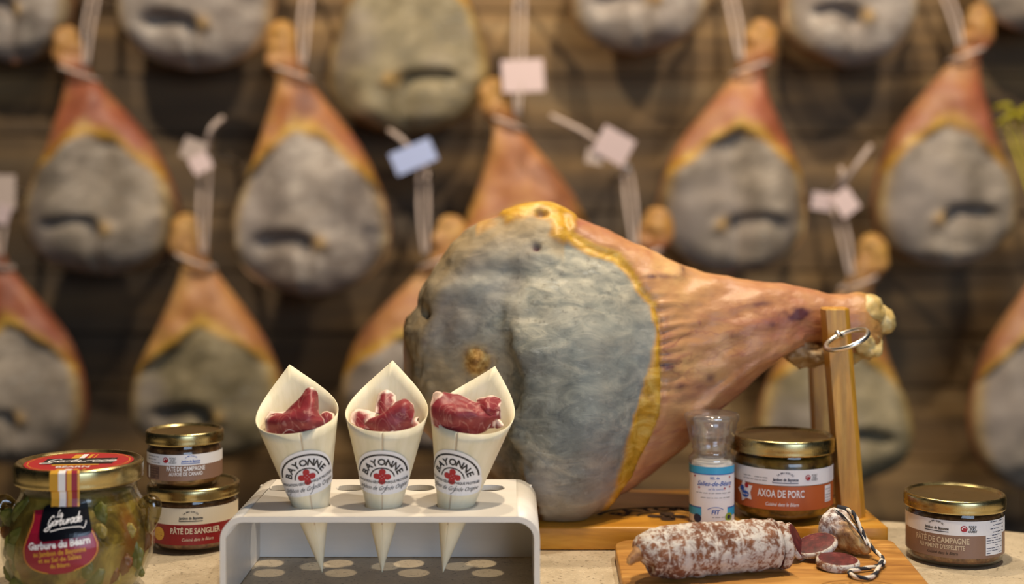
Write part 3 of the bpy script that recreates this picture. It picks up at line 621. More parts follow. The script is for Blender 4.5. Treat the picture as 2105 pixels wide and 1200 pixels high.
# ------------------------------------------------------------------ cone holder
hx0, hx1, hy0, hy1, hz = -.2126, .0204, .956, 1.092, .0636
hd = empty('cone_holder', ((hx0 + hx1) / 2, (hy0 + hy1) / 2, TZ), 'white bent wooden cone holder with round holes, carrying three filled cones', 'cone holder')
ho = Vector(((hx0 + hx1) / 2, (hy0 + hy1) / 2, TZ))
th, rc = .0042, .017
holes = [(-.152, .995), (-.0978, .995), (-.0433, .995), (-.1842, 1.058), (-.1296, 1.058), (-.0740, 1.058), (-.0178, 1.058)]
cu = bpy.data.curves.new('c', 'CURVE'); cu.dimensions = '2D'; cu.fill_mode = 'BOTH'; cu.extrude = th / 2
def spl(ps):
    s_ = cu.splines.new('POLY'); s_.points.add(len(ps) - 1)
    for q, p in zip(s_.points, ps): q.co = (p[0], p[1], 0, 1)
    s_.use_cyclic_u = True
spl([(hx0 + rc, hy0), (hx1 - rc, hy0), (hx1 - rc, hy1), (hx0 + rc, hy1)])
for (x, y) in holes:
    hr = .0146 if y < 1.02 else .0122   # the cones wedge into the front row
    spl([(x + hr * math.cos(2 * PI * k / 48), y + hr * math.sin(2 * PI * k / 48)) for k in range(48)])
co = bpy.data.objects.new('c', cu); me = bpy.data.meshes.new_from_object(co); bpy.data.objects.remove(co)
me.transform(Matrix.Translation((0, 0, hz - th / 2)))
bm = bmesh.new(); bm.from_mesh(me)
for sgn_, xe in ((-1, hx0), (1, hx1)):
    prof = []
    for k in range(13):
        a = PI / 2 * k / 12; prof.append((xe - sgn_ * rc + sgn_ * math.sin(a) * rc, hz - rc + math.cos(a) * rc, xe - sgn_ * rc + sgn_ * math.sin(a) * (rc - th), hz - rc + math.cos(a) * (rc - th)))
    prof.append((xe, .0005, xe - sgn_ * th, .0005)); R_ = []
    for p in prof: R_.append([bm.verts.new(v) for v in ((p[0], hy0, p[1]), (p[0], hy1, p[1]), (p[2], hy1, p[3]), (p[2], hy0, p[3]))])
    for a_, b_ in zip(R_[:-1], R_[1:]):
        for j in range(4): bm.faces.new((a_[j], a_[(j + 1) % 4], b_[(j + 1) % 4], b_[j]))
    bm.faces.new(R_[-1])
bmesh.ops.remove_doubles(bm, verts=bm.verts, dist=.00005); bmesh.ops.recalc_face_normals(bm, faces=bm.faces)
me2 = bpy.data.meshes.new('top_and_sides'); bm.to_mesh(me2); bm.free()
me2.transform(Matrix.Translation((-ho.x, -ho.y, 0)))
o = link('bent_shell', me2, M['white'], hd, smooth=False)
o['label'] = 'white bent shell with round holes'
for p in me2.polygons: p.use_smooth = abs(p.normal.y) < .5 and .05 < abs(p.normal.x) < .995
link('back_panel', rel(boxmesh('back_panel', hx0 + th, hx1 - th, hy1 - .005, hy1 - .0005, .0005, hz - th, 0), (ho.x, ho.y, 0)), M['white'], hd, smooth=False)

# ------------------------------------------------------------------ paper cones
SA = .25; CA = math.sqrt(1 - SA * SA); AL = .1150
def conept(rho, th_, off=0):
    r = rho * SA + off; return Vector((r * math.sin(th_), -r * math.cos(th_), rho * CA))
def make_cone(tipx, topx, tilt, label, twist=0):
    tip = Vector((P(tipx, 1172, .995).x, .9965, TZ + .0115)); topc = Vector((P(topx, 870, .998).x, .998, CZ - (870 - HY) / F * .998))
    ax = (topc - tip).normalized(); q = Vector((0, 0, 1)).rotation_difference(ax)
    e = empty('wood_veneer_cone', tip, label, 'cone'); e.rotation_mode = 'QUATERNION'; e.rotation_quaternion = q @ Matrix.Rotation(twist, 4, 'Z').to_quaternion()
    nt, nr_ = 96, 14; outer = []; inner = []
    for j in range(nt + 1):
        t_ = -PI + 2 * PI * j / nt
        L = AL / math.cos(PI / 4 - abs(t_) / 4)     # square veneer sheet rolled corner to corner
        lift = .0004 * (j / nt)
        # t_ = 0 is the back peak
        outer.append([conept(max(.0005, L * i / nr_), t_ + PI, lift) for i in range(nr_ + 1)]); inner.append([conept(max(.0005, L * i / nr_), t_ + PI, lift - .0007) for i in range(nr_ + 1)])
    rows = [outer[j] + inner[j][::-1] for j in range(nt + 1)]
    me = gridmesh('veneer_sheet', rows, closed=True, cap=True); fixn(me); link('veneer_sheet', me, M['veneer'], e)
    s_ = Decal(); s_.rect(-.0004, .04, .0004, AL - .001, 0, 0, 1)
    s_.build('overlap_seam', [M['beige']], lambda u, v, off: conept(v, u / max(v, .01) / SA, off), e, base=.0006)
    d = Decal(); k = .0225; c0 = .0745
    top = lambda v: max(.0, k * 1.12 * math.sqrt(max(0, 1 - ((v - c0) / (k * 1.13)) ** 2)))
    d.rows(lambda v: -top(v), lambda v: top(v), c0 - .0005, c0 + k * 1.125, 18, 24, 0, 0)
    d.rrect(-.0262, c0 - .0150, .0262, c0 + .0012, .0035, 0, 0)
    logo_bayonne(d, 0, c0, k, 1, 2)
    d.text('INDICATION GÉOGRAPHIQUE PROTÉGÉE', 0, c0 - .0048, .0032, 1, 2, bold=.02, width=.047)
    d.text('Jambon de Grande Origine', 0, c0 - .0108, .0056, 1, 2, shear=.45, width=.044, bold=.0)
    d.stroke([(-.022, c0 - .0135), (-.018, c0 - .0125), (-.016, c0 - .007)], .0004, 1, 2); d.stroke([(-.001, c0 - .0142), (.002, c0 - .011), (.004, c0 - .006)], .0004, 1, 2)
    def f(u, v, off):
        a_, b_ = u * .88, (v - c0) * .88; u = a_ * math.cos(tilt) - b_ * math.sin(tilt); v = c0 + .0035 + a_ * math.sin(tilt) + b_ * math.cos(tilt)
        rho = math.hypot(u, v); psi = math.atan2(u, v); return conept(rho, psi / SA, off)
    d.build('sticker', [M['paper'], M['black'], M['red']], f, e, rot=0, base=.0010)
    return e
make_cone(662, 614, .10, 'left of the three wooden cones, leaning outward, round sticker on front', twist=.18)
make_cone(785, 794, .03, 'middle wooden cone of the three in the white holder, standing almost upright', twist=0)
make_cone(910, 966, .06, 'right of the three wooden cones, leaning towards the big ham', twist=-.28)

def ham_slice(label, grid, grp, seed=0, amp=.0022, edge=.10, n=12, thick=.0009):
    """grid: rows of (px x, px y, distance) control points"""
    pts3 = [[np.array(P(*p)) for p in row] for row in grid]
    rows_ = [cr(r, n) for r in pts3]; m_ = len(rows_[0])
    cols = [cr([rows_[i][j] for i in range(len(rows_))], n) for j in range(m_)]
    org_ = Vector(np.mean([c for r in pts3 for c in r], axis=0)); nr2 = len(cols[0]); V = []; fa = []
    for j in range(m_):
        for i in range(nr2):
            p = Vector(cols[j][i]); u, v = j / (m_ - 1), i / (nr2 - 1)
            q = noise.noise_vector(p * 75 + Vector((seed, 0, 0))) * amp + noise.noise_vector(p * 200) * amp * .3
            V.append(p + q - org_); b_ = min(u, 1 - u, 1 - v)
            fa.append(float(1 - sm(edge * .3, edge * .8, b_ + .09 * nz(u * 4, v * 4, seed) + .02)))
    fs = [(j * nr2 + i, (j + 1) * nr2 + i, (j + 1) * nr2 + i + 1, j * nr2 + i + 1) for j in range(m_ - 1) for i in range(nr2 - 1)]
    me = meshof('cured_ham_slice', V, fs); attr(me, 'fat', fa)
    o = link('cured_ham_slice', me, M['jambon']); o.location = org_
    mo = o.modifiers.new('s', 'SOLIDIFY'); mo.thickness = thick; mo.offset = 0
    return tag(o, label, 'cured ham', grp)
def ruffle(cx, cy, D, rx, label, seed, ang=0, up=.012, grp=None):
    """a slice crumpled into a rosette that fills the mouth of a cone"""
    c_ = P(cx, cy, D); V = []; fa = []; nr2, na = 12, 96; rnd = random.Random(seed)
    for i in range(nr2 + 1):
        r = i / nr2
        for k in range(na):
            a = 2 * PI * k / na; w1 = math.sin(a * 5 + seed + r * 3) * .0048 * r + math.sin(a * 9 + seed * 2 - r * 4) * .0022 * r
            rr = rx * (r * .93 + .07 * math.sin(a * 7 + seed) * r)
            V.append((rr * math.cos(a), rr * math.sin(a) * .92, .55 * w1 + up * (r ** 2 * .5 + .12 * math.sin(r * 11 + seed)) * (.6 + .4 * math.sin(a + ang)) - .004))
            fa.append(float(sm(.88, .98, r + .10 * nz(math.cos(a) * 2, math.sin(a) * 2, seed))))
    fs = [(i * na + k, i * na + (k + 1) % na, (i + 1) * na + (k + 1) % na, (i + 1) * na + k) for i in range(nr2) for k in range(na)]
    me = meshof('cured_ham_slice', V, fs); attr(me, 'fat', fa)
    o = link('cured_ham_slice', me, M['jambon']); o.location = c_; mo = o.modifiers.new('s', 'SOLIDIFY'); mo.thickness = .0009
    return tag(o, label, 'cured ham', grp)
# left cone
ruffle(617, 876, .998, .0272, 'crumpled ham slice lining the mouth of the left cone', 1, .5, .014)
ham_slice('ham slice folded up to a rounded tip in the left cone',
          [[(545, 890, .985), (585, 900, .978), (632, 898, .978), (668, 888, .985)], [(550, 862, .985), (592, 862, .972), (636, 866, .970), (664, 862, .98)],
           [(585, 848, .995), (610, 835, .982), (640, 832, .976), (655, 848, .99)], [(622, 812, 1.0), (632, 800, .993), (645, 797, .990), (654, 812, 1.0)]], None, 1, .0014, .06)
ham_slice('pale orange ham curl at the side of the left cone next to the middle cone',
          [[(652, 880, .99), (666, 882, .988), (680, 868, .994)], [(656, 862, .994), (670, 856, .990), (686, 858, .998)], [(660, 850, 1.01), (674, 844, 1.0), (686, 850, 1.01)]], None, 7, .0016, .3)
ham_slice('pale fatty ham end at the outer side of the left cone',
          [[(546, 882, .99), (560, 880, .985), (585, 872, .99)], [(545, 862, .998), (562, 856, .99), (590, 856, .995)], [(556, 848, 1.01), (570, 846, 1.005), (596, 846, 1.005)]], None, 12, .0016, .4)
# middle cone
ruffle(794, 880, .998, .0272, 'crumpled ham slice lining the mouth of the middle cone', 4, 1.5, .014)
ham_slice('broad rose ham slice folded over the front of the middle cone',
          [[(750, 886, .985), (782, 900, .978), (822, 898, .978), (848, 884, .985)], [(754, 866, .985), (785, 862, .975), (824, 866, .975), (850, 864, .98)],
           [(790, 852, .99), (808, 838, .98), (835, 832, .978), (852, 848, .988)], [(812, 834, 1.0), (820, 824, .993), (836, 820, .992), (850, 832, 1.0)]], None, 21, .0014, .05)
ham_slice('ham slice with white fat tip standing at the back of the middle cone',
          [[(770, 850, 1.0), (790, 852, .998), (815, 846, 1.0)], [(775, 826, 1.01), (792, 822, 1.005), (815, 826, 1.01)], [(780, 808, 1.015), (797, 802, 1.012), (812, 812, 1.015)]], None, 23, .0012, .35)
ham_slice('frilly pale ham edge on the outer side of the middle cone',
          [[(722, 868, .992), (740, 876, .985), (765, 880, .982)], [(722, 850, 1.0), (742, 856, .99), (770, 862, .985)], [(730, 842, 1.008), (750, 846, 1.0), (774, 850, .995)]], None, 25, .002, .45)
# right cone
ruffle(962, 872, .998, .0272, 'crumpled ham slice lining the mouth of the right cone', 8, 2.2, .014)
ham_slice('wavy ham slice rolled along the rim of the right cone',
          [[(895, 868, .985), (925, 888, .978), (975, 892, .976), (1020, 878, .982)], [(890, 835, .985), (925, 850, .972), (975, 852, .970), (1024, 856, .98)],
           [(905, 812, .99), (935, 832, .98), (980, 838, .978), (1026, 838, .988)], [(915, 804, 1.0), (945, 812, .995), (985, 826, .992), (1026, 820, 1.0)]], None, 31, .0022, .05)
ham_slice('white fat ended ham slice at the outer side of the right cone',
          [[(888, 872, .985), (898, 876, .98), (915, 886, .978)], [(884, 840, .995), (896, 838, .985), (912, 848, .978)], [(892, 810, 1.01), (902, 804, 1.0), (918, 812, .99)]], None, 33, .0014, .42)
ham_slice('rolled ham slice sticking up towards the peak of the right cone',
          [[(975, 862, .985), (1000, 866, .98), (1028, 860, .985)], [(978, 840, .985), (1002, 838, .976), (1030, 836, .985)], [(980, 822, 1.0), (1004, 816, .992), (1028, 820, 1.0)]], None, 36, .0018, .1)

# ------------------------------------------------------------------ jars
def lid(parent, R, z0, h, name='lid'):
    p = [(R * .95, z0), (R * .99, z0 + .0003), (R, z0 + .0016), (R * .992, z0 + .003), (R, z0 + .0045), (R, z0 + h - .003), (R * .992, z0 + h - .0012), (R * .965, z0 + h), (R * .93, z0 + h - .0002),
         (R * .895, z0 + h - .0016), (R * .87, z0 + h - .002), (R * .45, z0 + h - .0018), (.0005, z0 + h - .0018)]
    return lathe(name, p, 96, [M['brass'], M['brass_top']], parent, mi=[0] * 10 + [1, 1, 1])
def jar(loc, label, Rl, Rb, Rbase, H, lidh, content, mapping_label, neck=.004, bottom_fill=.004):
    e = empty('preserve_jar', loc, label, 'jar')
    zl = H - lidh
    prof = [(.0005, .0022), (Rbase * .75, .0012), (Rbase * .9, 0), (Rbase, .002), (Rbase + (Rb - Rbase) * .55, .006), (Rb * .995, .013), (Rb, .018), (Rb, zl - neck - .004), (Rb * .985, zl - neck), (Rb * .955, zl - neck + .0015), (Rb * .955, zl + .002)]
    lathe('glass_body', prof, 96, M['glass'], e)
    inn = [(r * .965 - .0006, max(z_, .0035) if r < Rbase * 1.02 else z_) for r, z_ in prof[:-2]] + [(Rb * .90, zl - neck + .001), (.0005, zl - neck + .001)]
    random.seed(int(Rb * 1e5)); lathe('contents', inn, 96, content, e)
    lid(e, Rl, zl, lidh); mapping_label(e, Rb); return e
def maison(d, u, v, k, m=2):
    d.arctext('LA MAISON DU', u, v + .0005, k * .62, -1.05, 1.05, k * .2, m, 2, .02, .62)
    d.text('Jambon de Bayonne', u, v - k * .16, k * .34, m, 2, shear=.1, bold=.03, width=k * 2.0)
    d.rect(u - k, v - k * .34, u + k, v - k * .28, m, 2, 3)
def porc(d, u, v, k, mred=3, mg=4):
    d.disc(u, v, k, mred, 2); d.arc(u, v, k * .55, -2, 1.2, k * .25, 0, 3)
    for i, t_ in enumerate(('PORC', 'SUD', 'OUEST')): d.text(t_, u + k * 2.6, v + k * (.35 - .75 * i), k * .9, mg, 2, bold=.03)
def lines(d, u0, u1, v0, v1, n, m, w=.0005, seed=1):
    r = random.Random(seed)
    for i in range(n):
        v = v0 + (v1 - v0) * i / max(1, n - 1); u = u0
        while u < u1:
            L = r.uniform(.0015, .005); 
            if r.random() < .85: d.rect(u, v, min(u1, u + L), v + w, m, 2, 1)
            u += L + .0008
def lab_axoa(e, R):
    d = Decal(); hw = R * 1.9
    d.rect(-hw, .0005 + .0130, hw, .0345 - .0005, 5, 0, 60); d.rect(-hw, .0345, hw, .0478, 0, 0, 60)
    u0 = -.003
    maison(d, u0 + .006, .0400, .0108); porc(d, .0225, .0412, .0025); lines(d, -.036, -.012, .0375, .040, 2, 4, .0006)
    d.text('AXOA DE PORC', u0 + .002, .0245, .0088, 0, 2, bold=.02, width=.040)
    d.text('Cuisiné dans le Béarn', u0 + .003, .0172, .0042, 0, 2, shear=.25, width=.028, bold=.01)
    cu_, cv_ = -.0345, .0265; pts_ = []
    for i in range(10):
        a = PI / 2 + .25 + i * PI / 5; r = .0100 if i % 2 == 0 else .0062; pts_.append((cu_ + r * math.cos(a), cv_ + r * math.sin(a)))
    d.poly(pts_, 0, 2); d.disc(cu_ - .0035, cv_ + .002, .0026, 6, 3); d.disc(cu_ + .002, cv_ + .005, .0022, 3, 3); d.disc(cu_ + .0005, cv_ - .0025, .0042, 6, 3, .003); d.rect(cu_ - .0028, cv_ - .0030, cu_ + .0038, cv_ - .0024, 0, 4, 1)
    d.rect(.0415, .0185, .0515, .0325, 0, 1); lines(d, .042, .051, .0195, .0315, 6, 4, .0006, 3)
    d.build('label', [M['paper'], M['navy'], M['navy'], M['red'], M['grey'], M['orange'], M['blue2']], cylmap(R, -.22), e)
jar(P(1615, 445, 1.0) * 0 + Vector(((1607 - CX) / F * 1.155, 1.151, TZ + .0203)), 'glass jar of pork stew with orange and white label, tight beside the stand post', .0446, .0428, .035, .0715, .0135, M['stew'], lab_axoa)

def lab_camp(e, R):
    d = Decal(); hw = R * 1.75
    d.rect(-hw, .0085, hw, .0268, 5, 0, 60); d.rect(-hw, .0268, hw, .0385, 0, 0, 60)
    maison(d, -.026, .0322, .0098); porc(d, -.0045, .0325, .0026)
    d.text('PÂTÉ DE CAMPAGNE', -.0225, .0203, .0064, 7, 2, bold=.02, width=.044)
    d.text("AU PIMENT D'ESPELETTE", -.0225, .0155, .0048, 7, 2, bold=.015, width=.037)
    d.text('Cuisiné dans le Béarn', -.0215, .0112, .0035, 4, 2, shear=.25, width=.024)
    d.rect(.0135, .0108, .034, .0268, 0, 1); lines(d, .0142, .033, .012, .0262, 8, 6, .00055, 5); lines(d, .018, .036, .0285, .037, 4, 6, .0006, 8)
    d.build('label', [M['paper'], M['navy'], M['black'], M['red'], M['black'], M['brown'], M['navy'], M['beige']], cylmap(R, -.02), e)
jar(Vector(((1962 - CX) / F * 1.086, 1.086, TZ + .0004)), 'lone low glass jar of country pâté with brown label near the table edge', .0405, .0387, .037, .0545, .0115, M['meat'], lab_camp)
def lab_sang(e, R):
    d = Decal(); hw = R * 1.8
    d.rect(-hw, .0085, hw, .0255, 5, 0, 60); d.rect(-hw, .0255, hw, .0392, 0, 0, 60)
    maison(d, .0065, .0315, .0098); lines(d, -.033, -.020, .029, .029, 1, 4, .0006)
    d.text('PÂTÉ DE SANGLIER', .0105, .0180, .0068, 7, 2, bold=.02, width=.042); d.text('Cuisiné dans le Béarn', .012, .0120, .0038, 7, 2, shear=.25, width=.026)
    d.disc(-.0225, .0172, .0058, 6, 2); lines(d, -.027, -.019, .0155, .0195, 3, 5, .0006, 4)
    d.build('label', [M['cream'], M['navy'], M['black'], M['red'], M['grey'], M['deepred'], M['gold'], M['cream']], cylmap(R, -.0), e)
D2 = 1.128
low = Vector(((398 - CX) / F * D2, D2, TZ + .0004))
jar(low, 'jar of wild boar pâté with dark red label, under the smaller jar', .0388, .0372, .033, .0545, .0105, M['meat'], lab_sang)
def lab_top(e, R):
    d = Decal(); hw = R * 1.8
    d.rect(-hw, .0082, hw, .0210, 5, 0, 60); d.rect(-hw, .0210, hw, .0300, 0, 0, 60)
    maison(d, .0125, .0250, .0078, 6); porc(d, -.0085, .0255, .0024); lines(d, -.030, -.014, .0225, .0275, 3, 4, .0005, 2)
    d.text('PÂTÉ DE CAMPAGNE', .0085, .0165, .0052, 0, 2, bold=.02, width=.032); d.text('AU FOIE DE CANARD', .0085, .0125, .0042, 0, 2, bold=.015, width=.028)
    d.rect(-.0265, .0095, -.0150, .0195, 7, 1); lines(d, -.0255, -.016, .0105, .0185, 5, 5, .0005, 9); d.rect(-.0300, .0095, -.0272, .0195, 0, 1)
    d.build('label', [M['paper'], M['navy'], M['black'], M['red'], M['grey'], M['brown'], M['blue2'], M['maroonbox']], cylmap(R, .0), e)
jar(Vector(((380 - CX) / F * 1.125, 1.125, TZ + .0004 + .0531)), 'small jar of country pâté standing on top of the wild boar jar', .0328, .0312, .028, .0470, .0105, M['meat'], lab_top)

# the round jar with lugs
gj = Vector(((163 - CX) / F * .989, .989, TZ + .0004))
e = gar = empty('preserve_jar', gj, 'big round-bellied glass jar of vegetable soup with red lid label', 'jar')
GP = [(.0005, .003), (.030, .0015), (.038, 0), (.042, .003), (.047, .010), (.0525, .021), (.0550, .032), (.0548, .043), (.0525, .053), (.0480, .062), (.0440, .068), (.0422, .072), (.0422, .077), (.0435, .079), (.0435, .083)]
GPs = [tuple(p) for p in cr(GP, 4)]
lathe('glass_body', [(max(.0005, a), max(0, b)) for a, b in GPs], 96, M['glass'], e)
zs = [p[1] for p in GP[2:]]; rs = [p[0] for p in GP[2:]]
Rf = lambda z_: float(np.interp(z_, zs, rs))
random.seed(7); rows = []
for a_, b_ in [(max(.0005, a * .95 - .001), max(b, .004)) for a, b in GPs if b < .0735] + [(.0005, .0735)]:
    rows.append([((a_ + .0016 * nz(math.sin(t_) * 2.4, math.cos(t_) * 2.4, b_ * 60) * (a_ > .01)) * math.sin(t_), -(a_ + .0016 * nz(math.sin(t_) * 2.4, math.cos(t_) * 2.4, b_ * 60) * (a_ > .01)) * math.cos(t_), b_) for t_ in [2 * PI * k / 96 for k in range(96)]])
me = gridmesh('contents', rows, True, False); fixn(me); cont = link('contents', me, M['veg'], e)
rnd = random.Random(3)
for k in range(30):
    a = rnd.uniform(-1.5, 1.5); zz = rnd.uniform(.010, .066); r = Rf(zz) * .945 - .0015
    mt = rnd.choice(['bean', 'bean', 'leek', 'leek', 'carrot']); s_ = rnd.uniform(.7, 1.2)
    lump('vegetable_piece', (r * math.sin(a), -r * math.cos(a), zz), .0055 * s_, .0022, .0085 * s_ if mt != 'bean' else .005 * s_, M[mt], cont, k, .22, rnd.uniform(-1, 1))
lid(e, .0468, .0800, .0140)
for s_ in (-1, 1):   # moulded glass lugs
    a0 = s_ * (PI / 2 - .10)
    def q(r, z_): return (r * math.sin(a0), -r * math.cos(a0), z_)
    tube('glass_lug', [q(.0475, .0625), q(.0535, .0655), q(.0575, .0630), q(.0575, .056), q(.0545, .047), q(.0525, .043)], .0052, M['amberglass'], e, 6, 12, taper=lambda t_: .6 + .55 * math.sin(PI * min(1, t_ * 1.1)))
# lid disc label
d = Decal(); d.disc(0, 0, .0395, 0, 0); d.arc(0, 0, .0370, -PI, PI, .0006, 1, 1)
d.rect(-.0090, .012, -.0030, .030, 1, 1); d.rect(-.0030, .012, .0010, .030, 2, 2); d.rect(.0028, .012, .0052, .030, 1, 1); d.rect(.0075, .012, .0083, .030, 1, 1)
d.rect(-.026, -.010, .026, .013, 3, 2); d.cursive('Garburade', -.024, -.003, .0062, .0013, 2, 4, .25); d.rect(-.017, -.0155, .017, -.0115, 1, 2); d.text('BÉARN', 0, -.024, .008, 2, 2, bold=.02)
d.build('lid_label', [M['lidred'], M['gold'], M['paper'], M['black']], lambda u, v, off: (u, v, .0922 + off), e, rot=.10)
# security strap, striped
A0 = .10
path = [(.030, .0926), (.0405, .0930), (.0445, .0943), (.0468 + .0003, .0925), (.0471, .0808), (.0445, .0795), (.0440, .0745), (.0450, .068), (.0480, .0625), (.0500, .0590)]
cols = [(-.0105, -.0042, 1), (-.0042, .0008, 2), (.0008, .0018, 0), (.0018, .0050, 1), (.0050, .0090, 0), (.0090, .0105, 1)]
vs = []; fs = []; mi = []
for (a, b, m_) in cols:
    for i, (r, z_) in enumerate(path):
        for u in (a, b): vs.append(((r + .0005) * math.sin(u / .047 + A0) if i > 1 else (.0471) * math.sin(u / .047 + A0) * 1.0, -(r + .0005) * math.cos(u / .047 + A0), z_ + .0002))
        if i: k = len(vs) - 4; fs.append((k, k + 1, k + 3, k + 2)); mi.append(m_)
me = meshof('striped_strap', vs, fs, mi); link('striped_strap', me, [M['burg'], M['gold'], M['paper']], e, smooth=False)
# burgundy label
d = Decal()
def hwid(v):   # v from bottom (-.0215) to top (.0215)
    t_ = (v + .0215) / .043
    return float(np.interp(t_, [0, .04, .12, .25, .4, .55, .7, .85, 1.0], [.004, .014, .0215, .0262, .0270, .0252, .0226, .0215, .0235]))
d.rows(lambda v: -hwid(v), lambda v: hwid(v), -.0215, .0215, 30, 20, 0, 0)
for s_ in (-1, 1): d.stroke([(s_ * (hwid(v) - .0009), v) for v in np.linspace(-.0205, .021, 24)], .0006, 1, 1, 1)
d.rect(-.0085, .0020, -.0045, .0075, 1, 2, 1); d.rect(-.0045, .0030, -.0005, .0075, 2, 2, 1); d.rect(.0005, .0040, .0030, .0075, 1, 2, 1); d.rect(.0062, .0030, .0072, .0075, 1, 2, 1)
d.text('Garbure du Béarn', 0, -.0035, .0066, 2, 3, bold=.035, width=.043); d.text('au Jambon de Bayonne', 0, -.0083, .0048, 1, 3, bold=.02, width=.036)
d.text('et au Sel de Salies', 0, -.0126, .0044, 1, 3, bold=.02, width=.029); d.text('du Béarn', 0, -.0168, .0042, 1, 3, bold=.02, width=.013)
d.build('label', [M['burg'], M['gold'], M['paper']], cylmap(.0535, .05, .0475, Rf), e, rot=.10, base=.0008)
d = Decal(); d.rrect(-.0180, -.0115, .0180, .0115, .0035, 0, 0)
d.cursive('La', -.0060, .0030, .0021, .0005, 1, 3, .3); d.cursive('Garburade', -.0125, -.0018, .0030, .0007, 1, 3, .3)
d.stroke([(-.0100, -.0052), (0, -.0042), (.0100, -.0050), (.0125, -.0062), (.0145, -.0040), (.0150, -.0020)], .0006, 1, 3)
d.build('brand_label', [M['blackgloss'], M['paper']], cylmap(.0525, .12, .0610, lambda z_: Rf(z_) + .0008), e, rot=.12, base=.0012)

gar.scale = (1, 1, 1.05)
# ------------------------------------------------------------------ salt grinder
sg = Vector(((1463 - CX) / F * 1.126, 1.126, TZ + .0203))
e = empty('salt_grinder', sg, 'clear plastic salt grinder with blue and white label, between big ham and orange-label jar', 'salt grinder')
R = .0188
lathe('clear_body', [(.0005, .001), (R - .003, 0), (R, .003), (R, .0555), (R + .0008, .058), (R + .0004, .061), (R - .0028, .0645), (R - .0030, .067), (R - .0018, .069), (R - .003, .071), (R - .0018, .073), (R - .0030, .075), (R - .0012, .077)], 64, M['plastic'], e)
lathe('salt', [(.0005, .002), (R - .0018, .002), (R - .0018, .0560), (R * .5, .0585), (.0005, .0590)], 48, M['salt'], e)
lathe('grinder_neck', [(.0005, .0600), (.010, .0600), (.0125, .0625), (.0125, .077), (.0105, .080), (.0105, .092), (.0005, .092)], 48, M['plastic'], e)
lathe('clear_cap', [(R - .0002, .0745), (R + .0004, .0765), (R + .0008, .082), (R + .0022, .087), (R + .0026, .092), (R + .0044, .0955), (R + .0048, .0985), (R + .0040, .1005), (R + .0015, .1015), (R * .6, .1008), (.0005, .1010)], 64, M['plastic'], e)
lathe('cap_insert', [(.0125, .080), (.0150, .0815), (.0155, .0965), (.0140, .0975), (.0005, .0975)], 40, M['frost'], e)
d = Decal(); hw = R * 2.6
d.rect(-hw, .0030, hw, .0545, 0, 0, 60); d.rect(-hw, .0482, hw, .0545, 1, 1, 60); d.rect(-hw, .0474, hw, .0482, 2, 1, 60)
for s_ in (-1, 1):
    u0, u1 = (-hw, -.0105) if s_ < 0 else (.0125, hw)
    d.rect(u0, .0095, u1, .0165, 1, 1, 24); d.rect(u0, .0165, u1, .0176, 2, 1, 24)
d.text('SEL de', .0010, .0435, .0030, 2, 2, bold=.02); d.text('Salies-de-Béarn', .0010, .0375, .0060, 2, 2, shear=.35, width=.031, bold=.015)
d.text('sel de source', .0020, .0335, .0030, 2, 2, width=.013); lines(d, -.0155, .0185, .0305, .0305, 1, 4, .0006, 3); lines(d, -.011, .0160, .0262, .0262, 1, 4, .0006, 6)
for (u, v) in ((.0150, .0435), (-.0125, .0340), (.0150, .0345), (-.0170, .0440), (.0095, .0335)): d.text('+', u, v, .0040, 3, 2, bold=.04)
d.arc(.0015, .0135, .0075, -1.1, 1.1, .0006, 2, 2, .6); d.text('FIT', .0015, .0118, .0052, 2, 2, bold=.03, shear=.15); lines(d, -.007, .010, .0085, .0085, 1, 4, .0006, 2)
d.disc(-.0145, .0070, .0040, 5, 2); d.disc(.0140, .0085, .0040, 6, 2); d.disc(.0140, .0085, .0020, 5, 3)
d.build('label', [M['paper'], M['blue'], M['blue2'], M['red'], M['grey'], M['navy'], M['green']], cylmap(R, -.06), e)

e.scale = (1, 1, .925)
# ------------------------------------------------------------------ serving board with sausage
bz = TZ + .0125
cu = bpy.data.curves.new('c', 'CURVE'); cu.dimensions = '2D'; cu.fill_mode = 'BOTH'; cu.extrude = .0045; cu.bevel_depth = .0012; cu.bevel_resolution = 2
def rc_poly(cs, r):
    out_ = []; n = len(cs)
    for i in range(n):
        p0, p1, p2 = Vector(cs[i - 1]), Vector(cs[i]), Vector(cs[(i + 1) % n]); a = (p0 - p1).normalized(); b = (p2 - p1).normalized()
        rr = r[i]
        for k in range(9):
            t_ = k / 8; out_.append(((1 - t_) ** 2) * (p1 + a * rr) + 2 * t_ * (1 - t_) * p1 + t_ * t_ * (p1 + b * rr))
    return out_
bo = Vector((.195, 1.0, TZ))
spl([(p.x - bo.x, p.y - bo.y) for p in rc_poly([(.0800, .880), (.2985, .880), (.3165, 1.098), (.0865, 1.098)], [.02, .02, .010, .022])])
co = bpy.data.objects.new('c', cu); me = bpy.data.meshes.new_from_object(co); bpy.data.objects.remove(co); me.transform(Matrix.Translation((0, 0, .0063)))
bd = empty('serving_board', bo, 'brown wooden serving board with burnt emblem, under the sausage', 'serving board')
link('board', me, M['board'], bd, smooth=False)
d = Decal()
d.arc(0, 0, .030, -PI, PI, .0010, 0, 0, .8); d.arc(0, 0, .026, -PI, PI, .0006, 0, 0, .8); d.lauburu(0, -.002, .012, 0, 0); d.arctext('ARTISAN', 0, 0, .0165, -1.2, 1.2, .008, 0, 0, .03, .8)
d = Decal(); rr_ = random.Random(2)
for q_ in range(9):
    a = -PI * .9 + q_ * PI * 1.8 / 8; d.arc(.021 * math.sin(a), .016 * math.cos(a), .0050, -PI, PI, .0007, 0, 0, .8)
d.arc(0, 0, .031, -PI, PI, .0008, 0, 0, .8); d.lauburu(0, 0, .010, 0, 0)
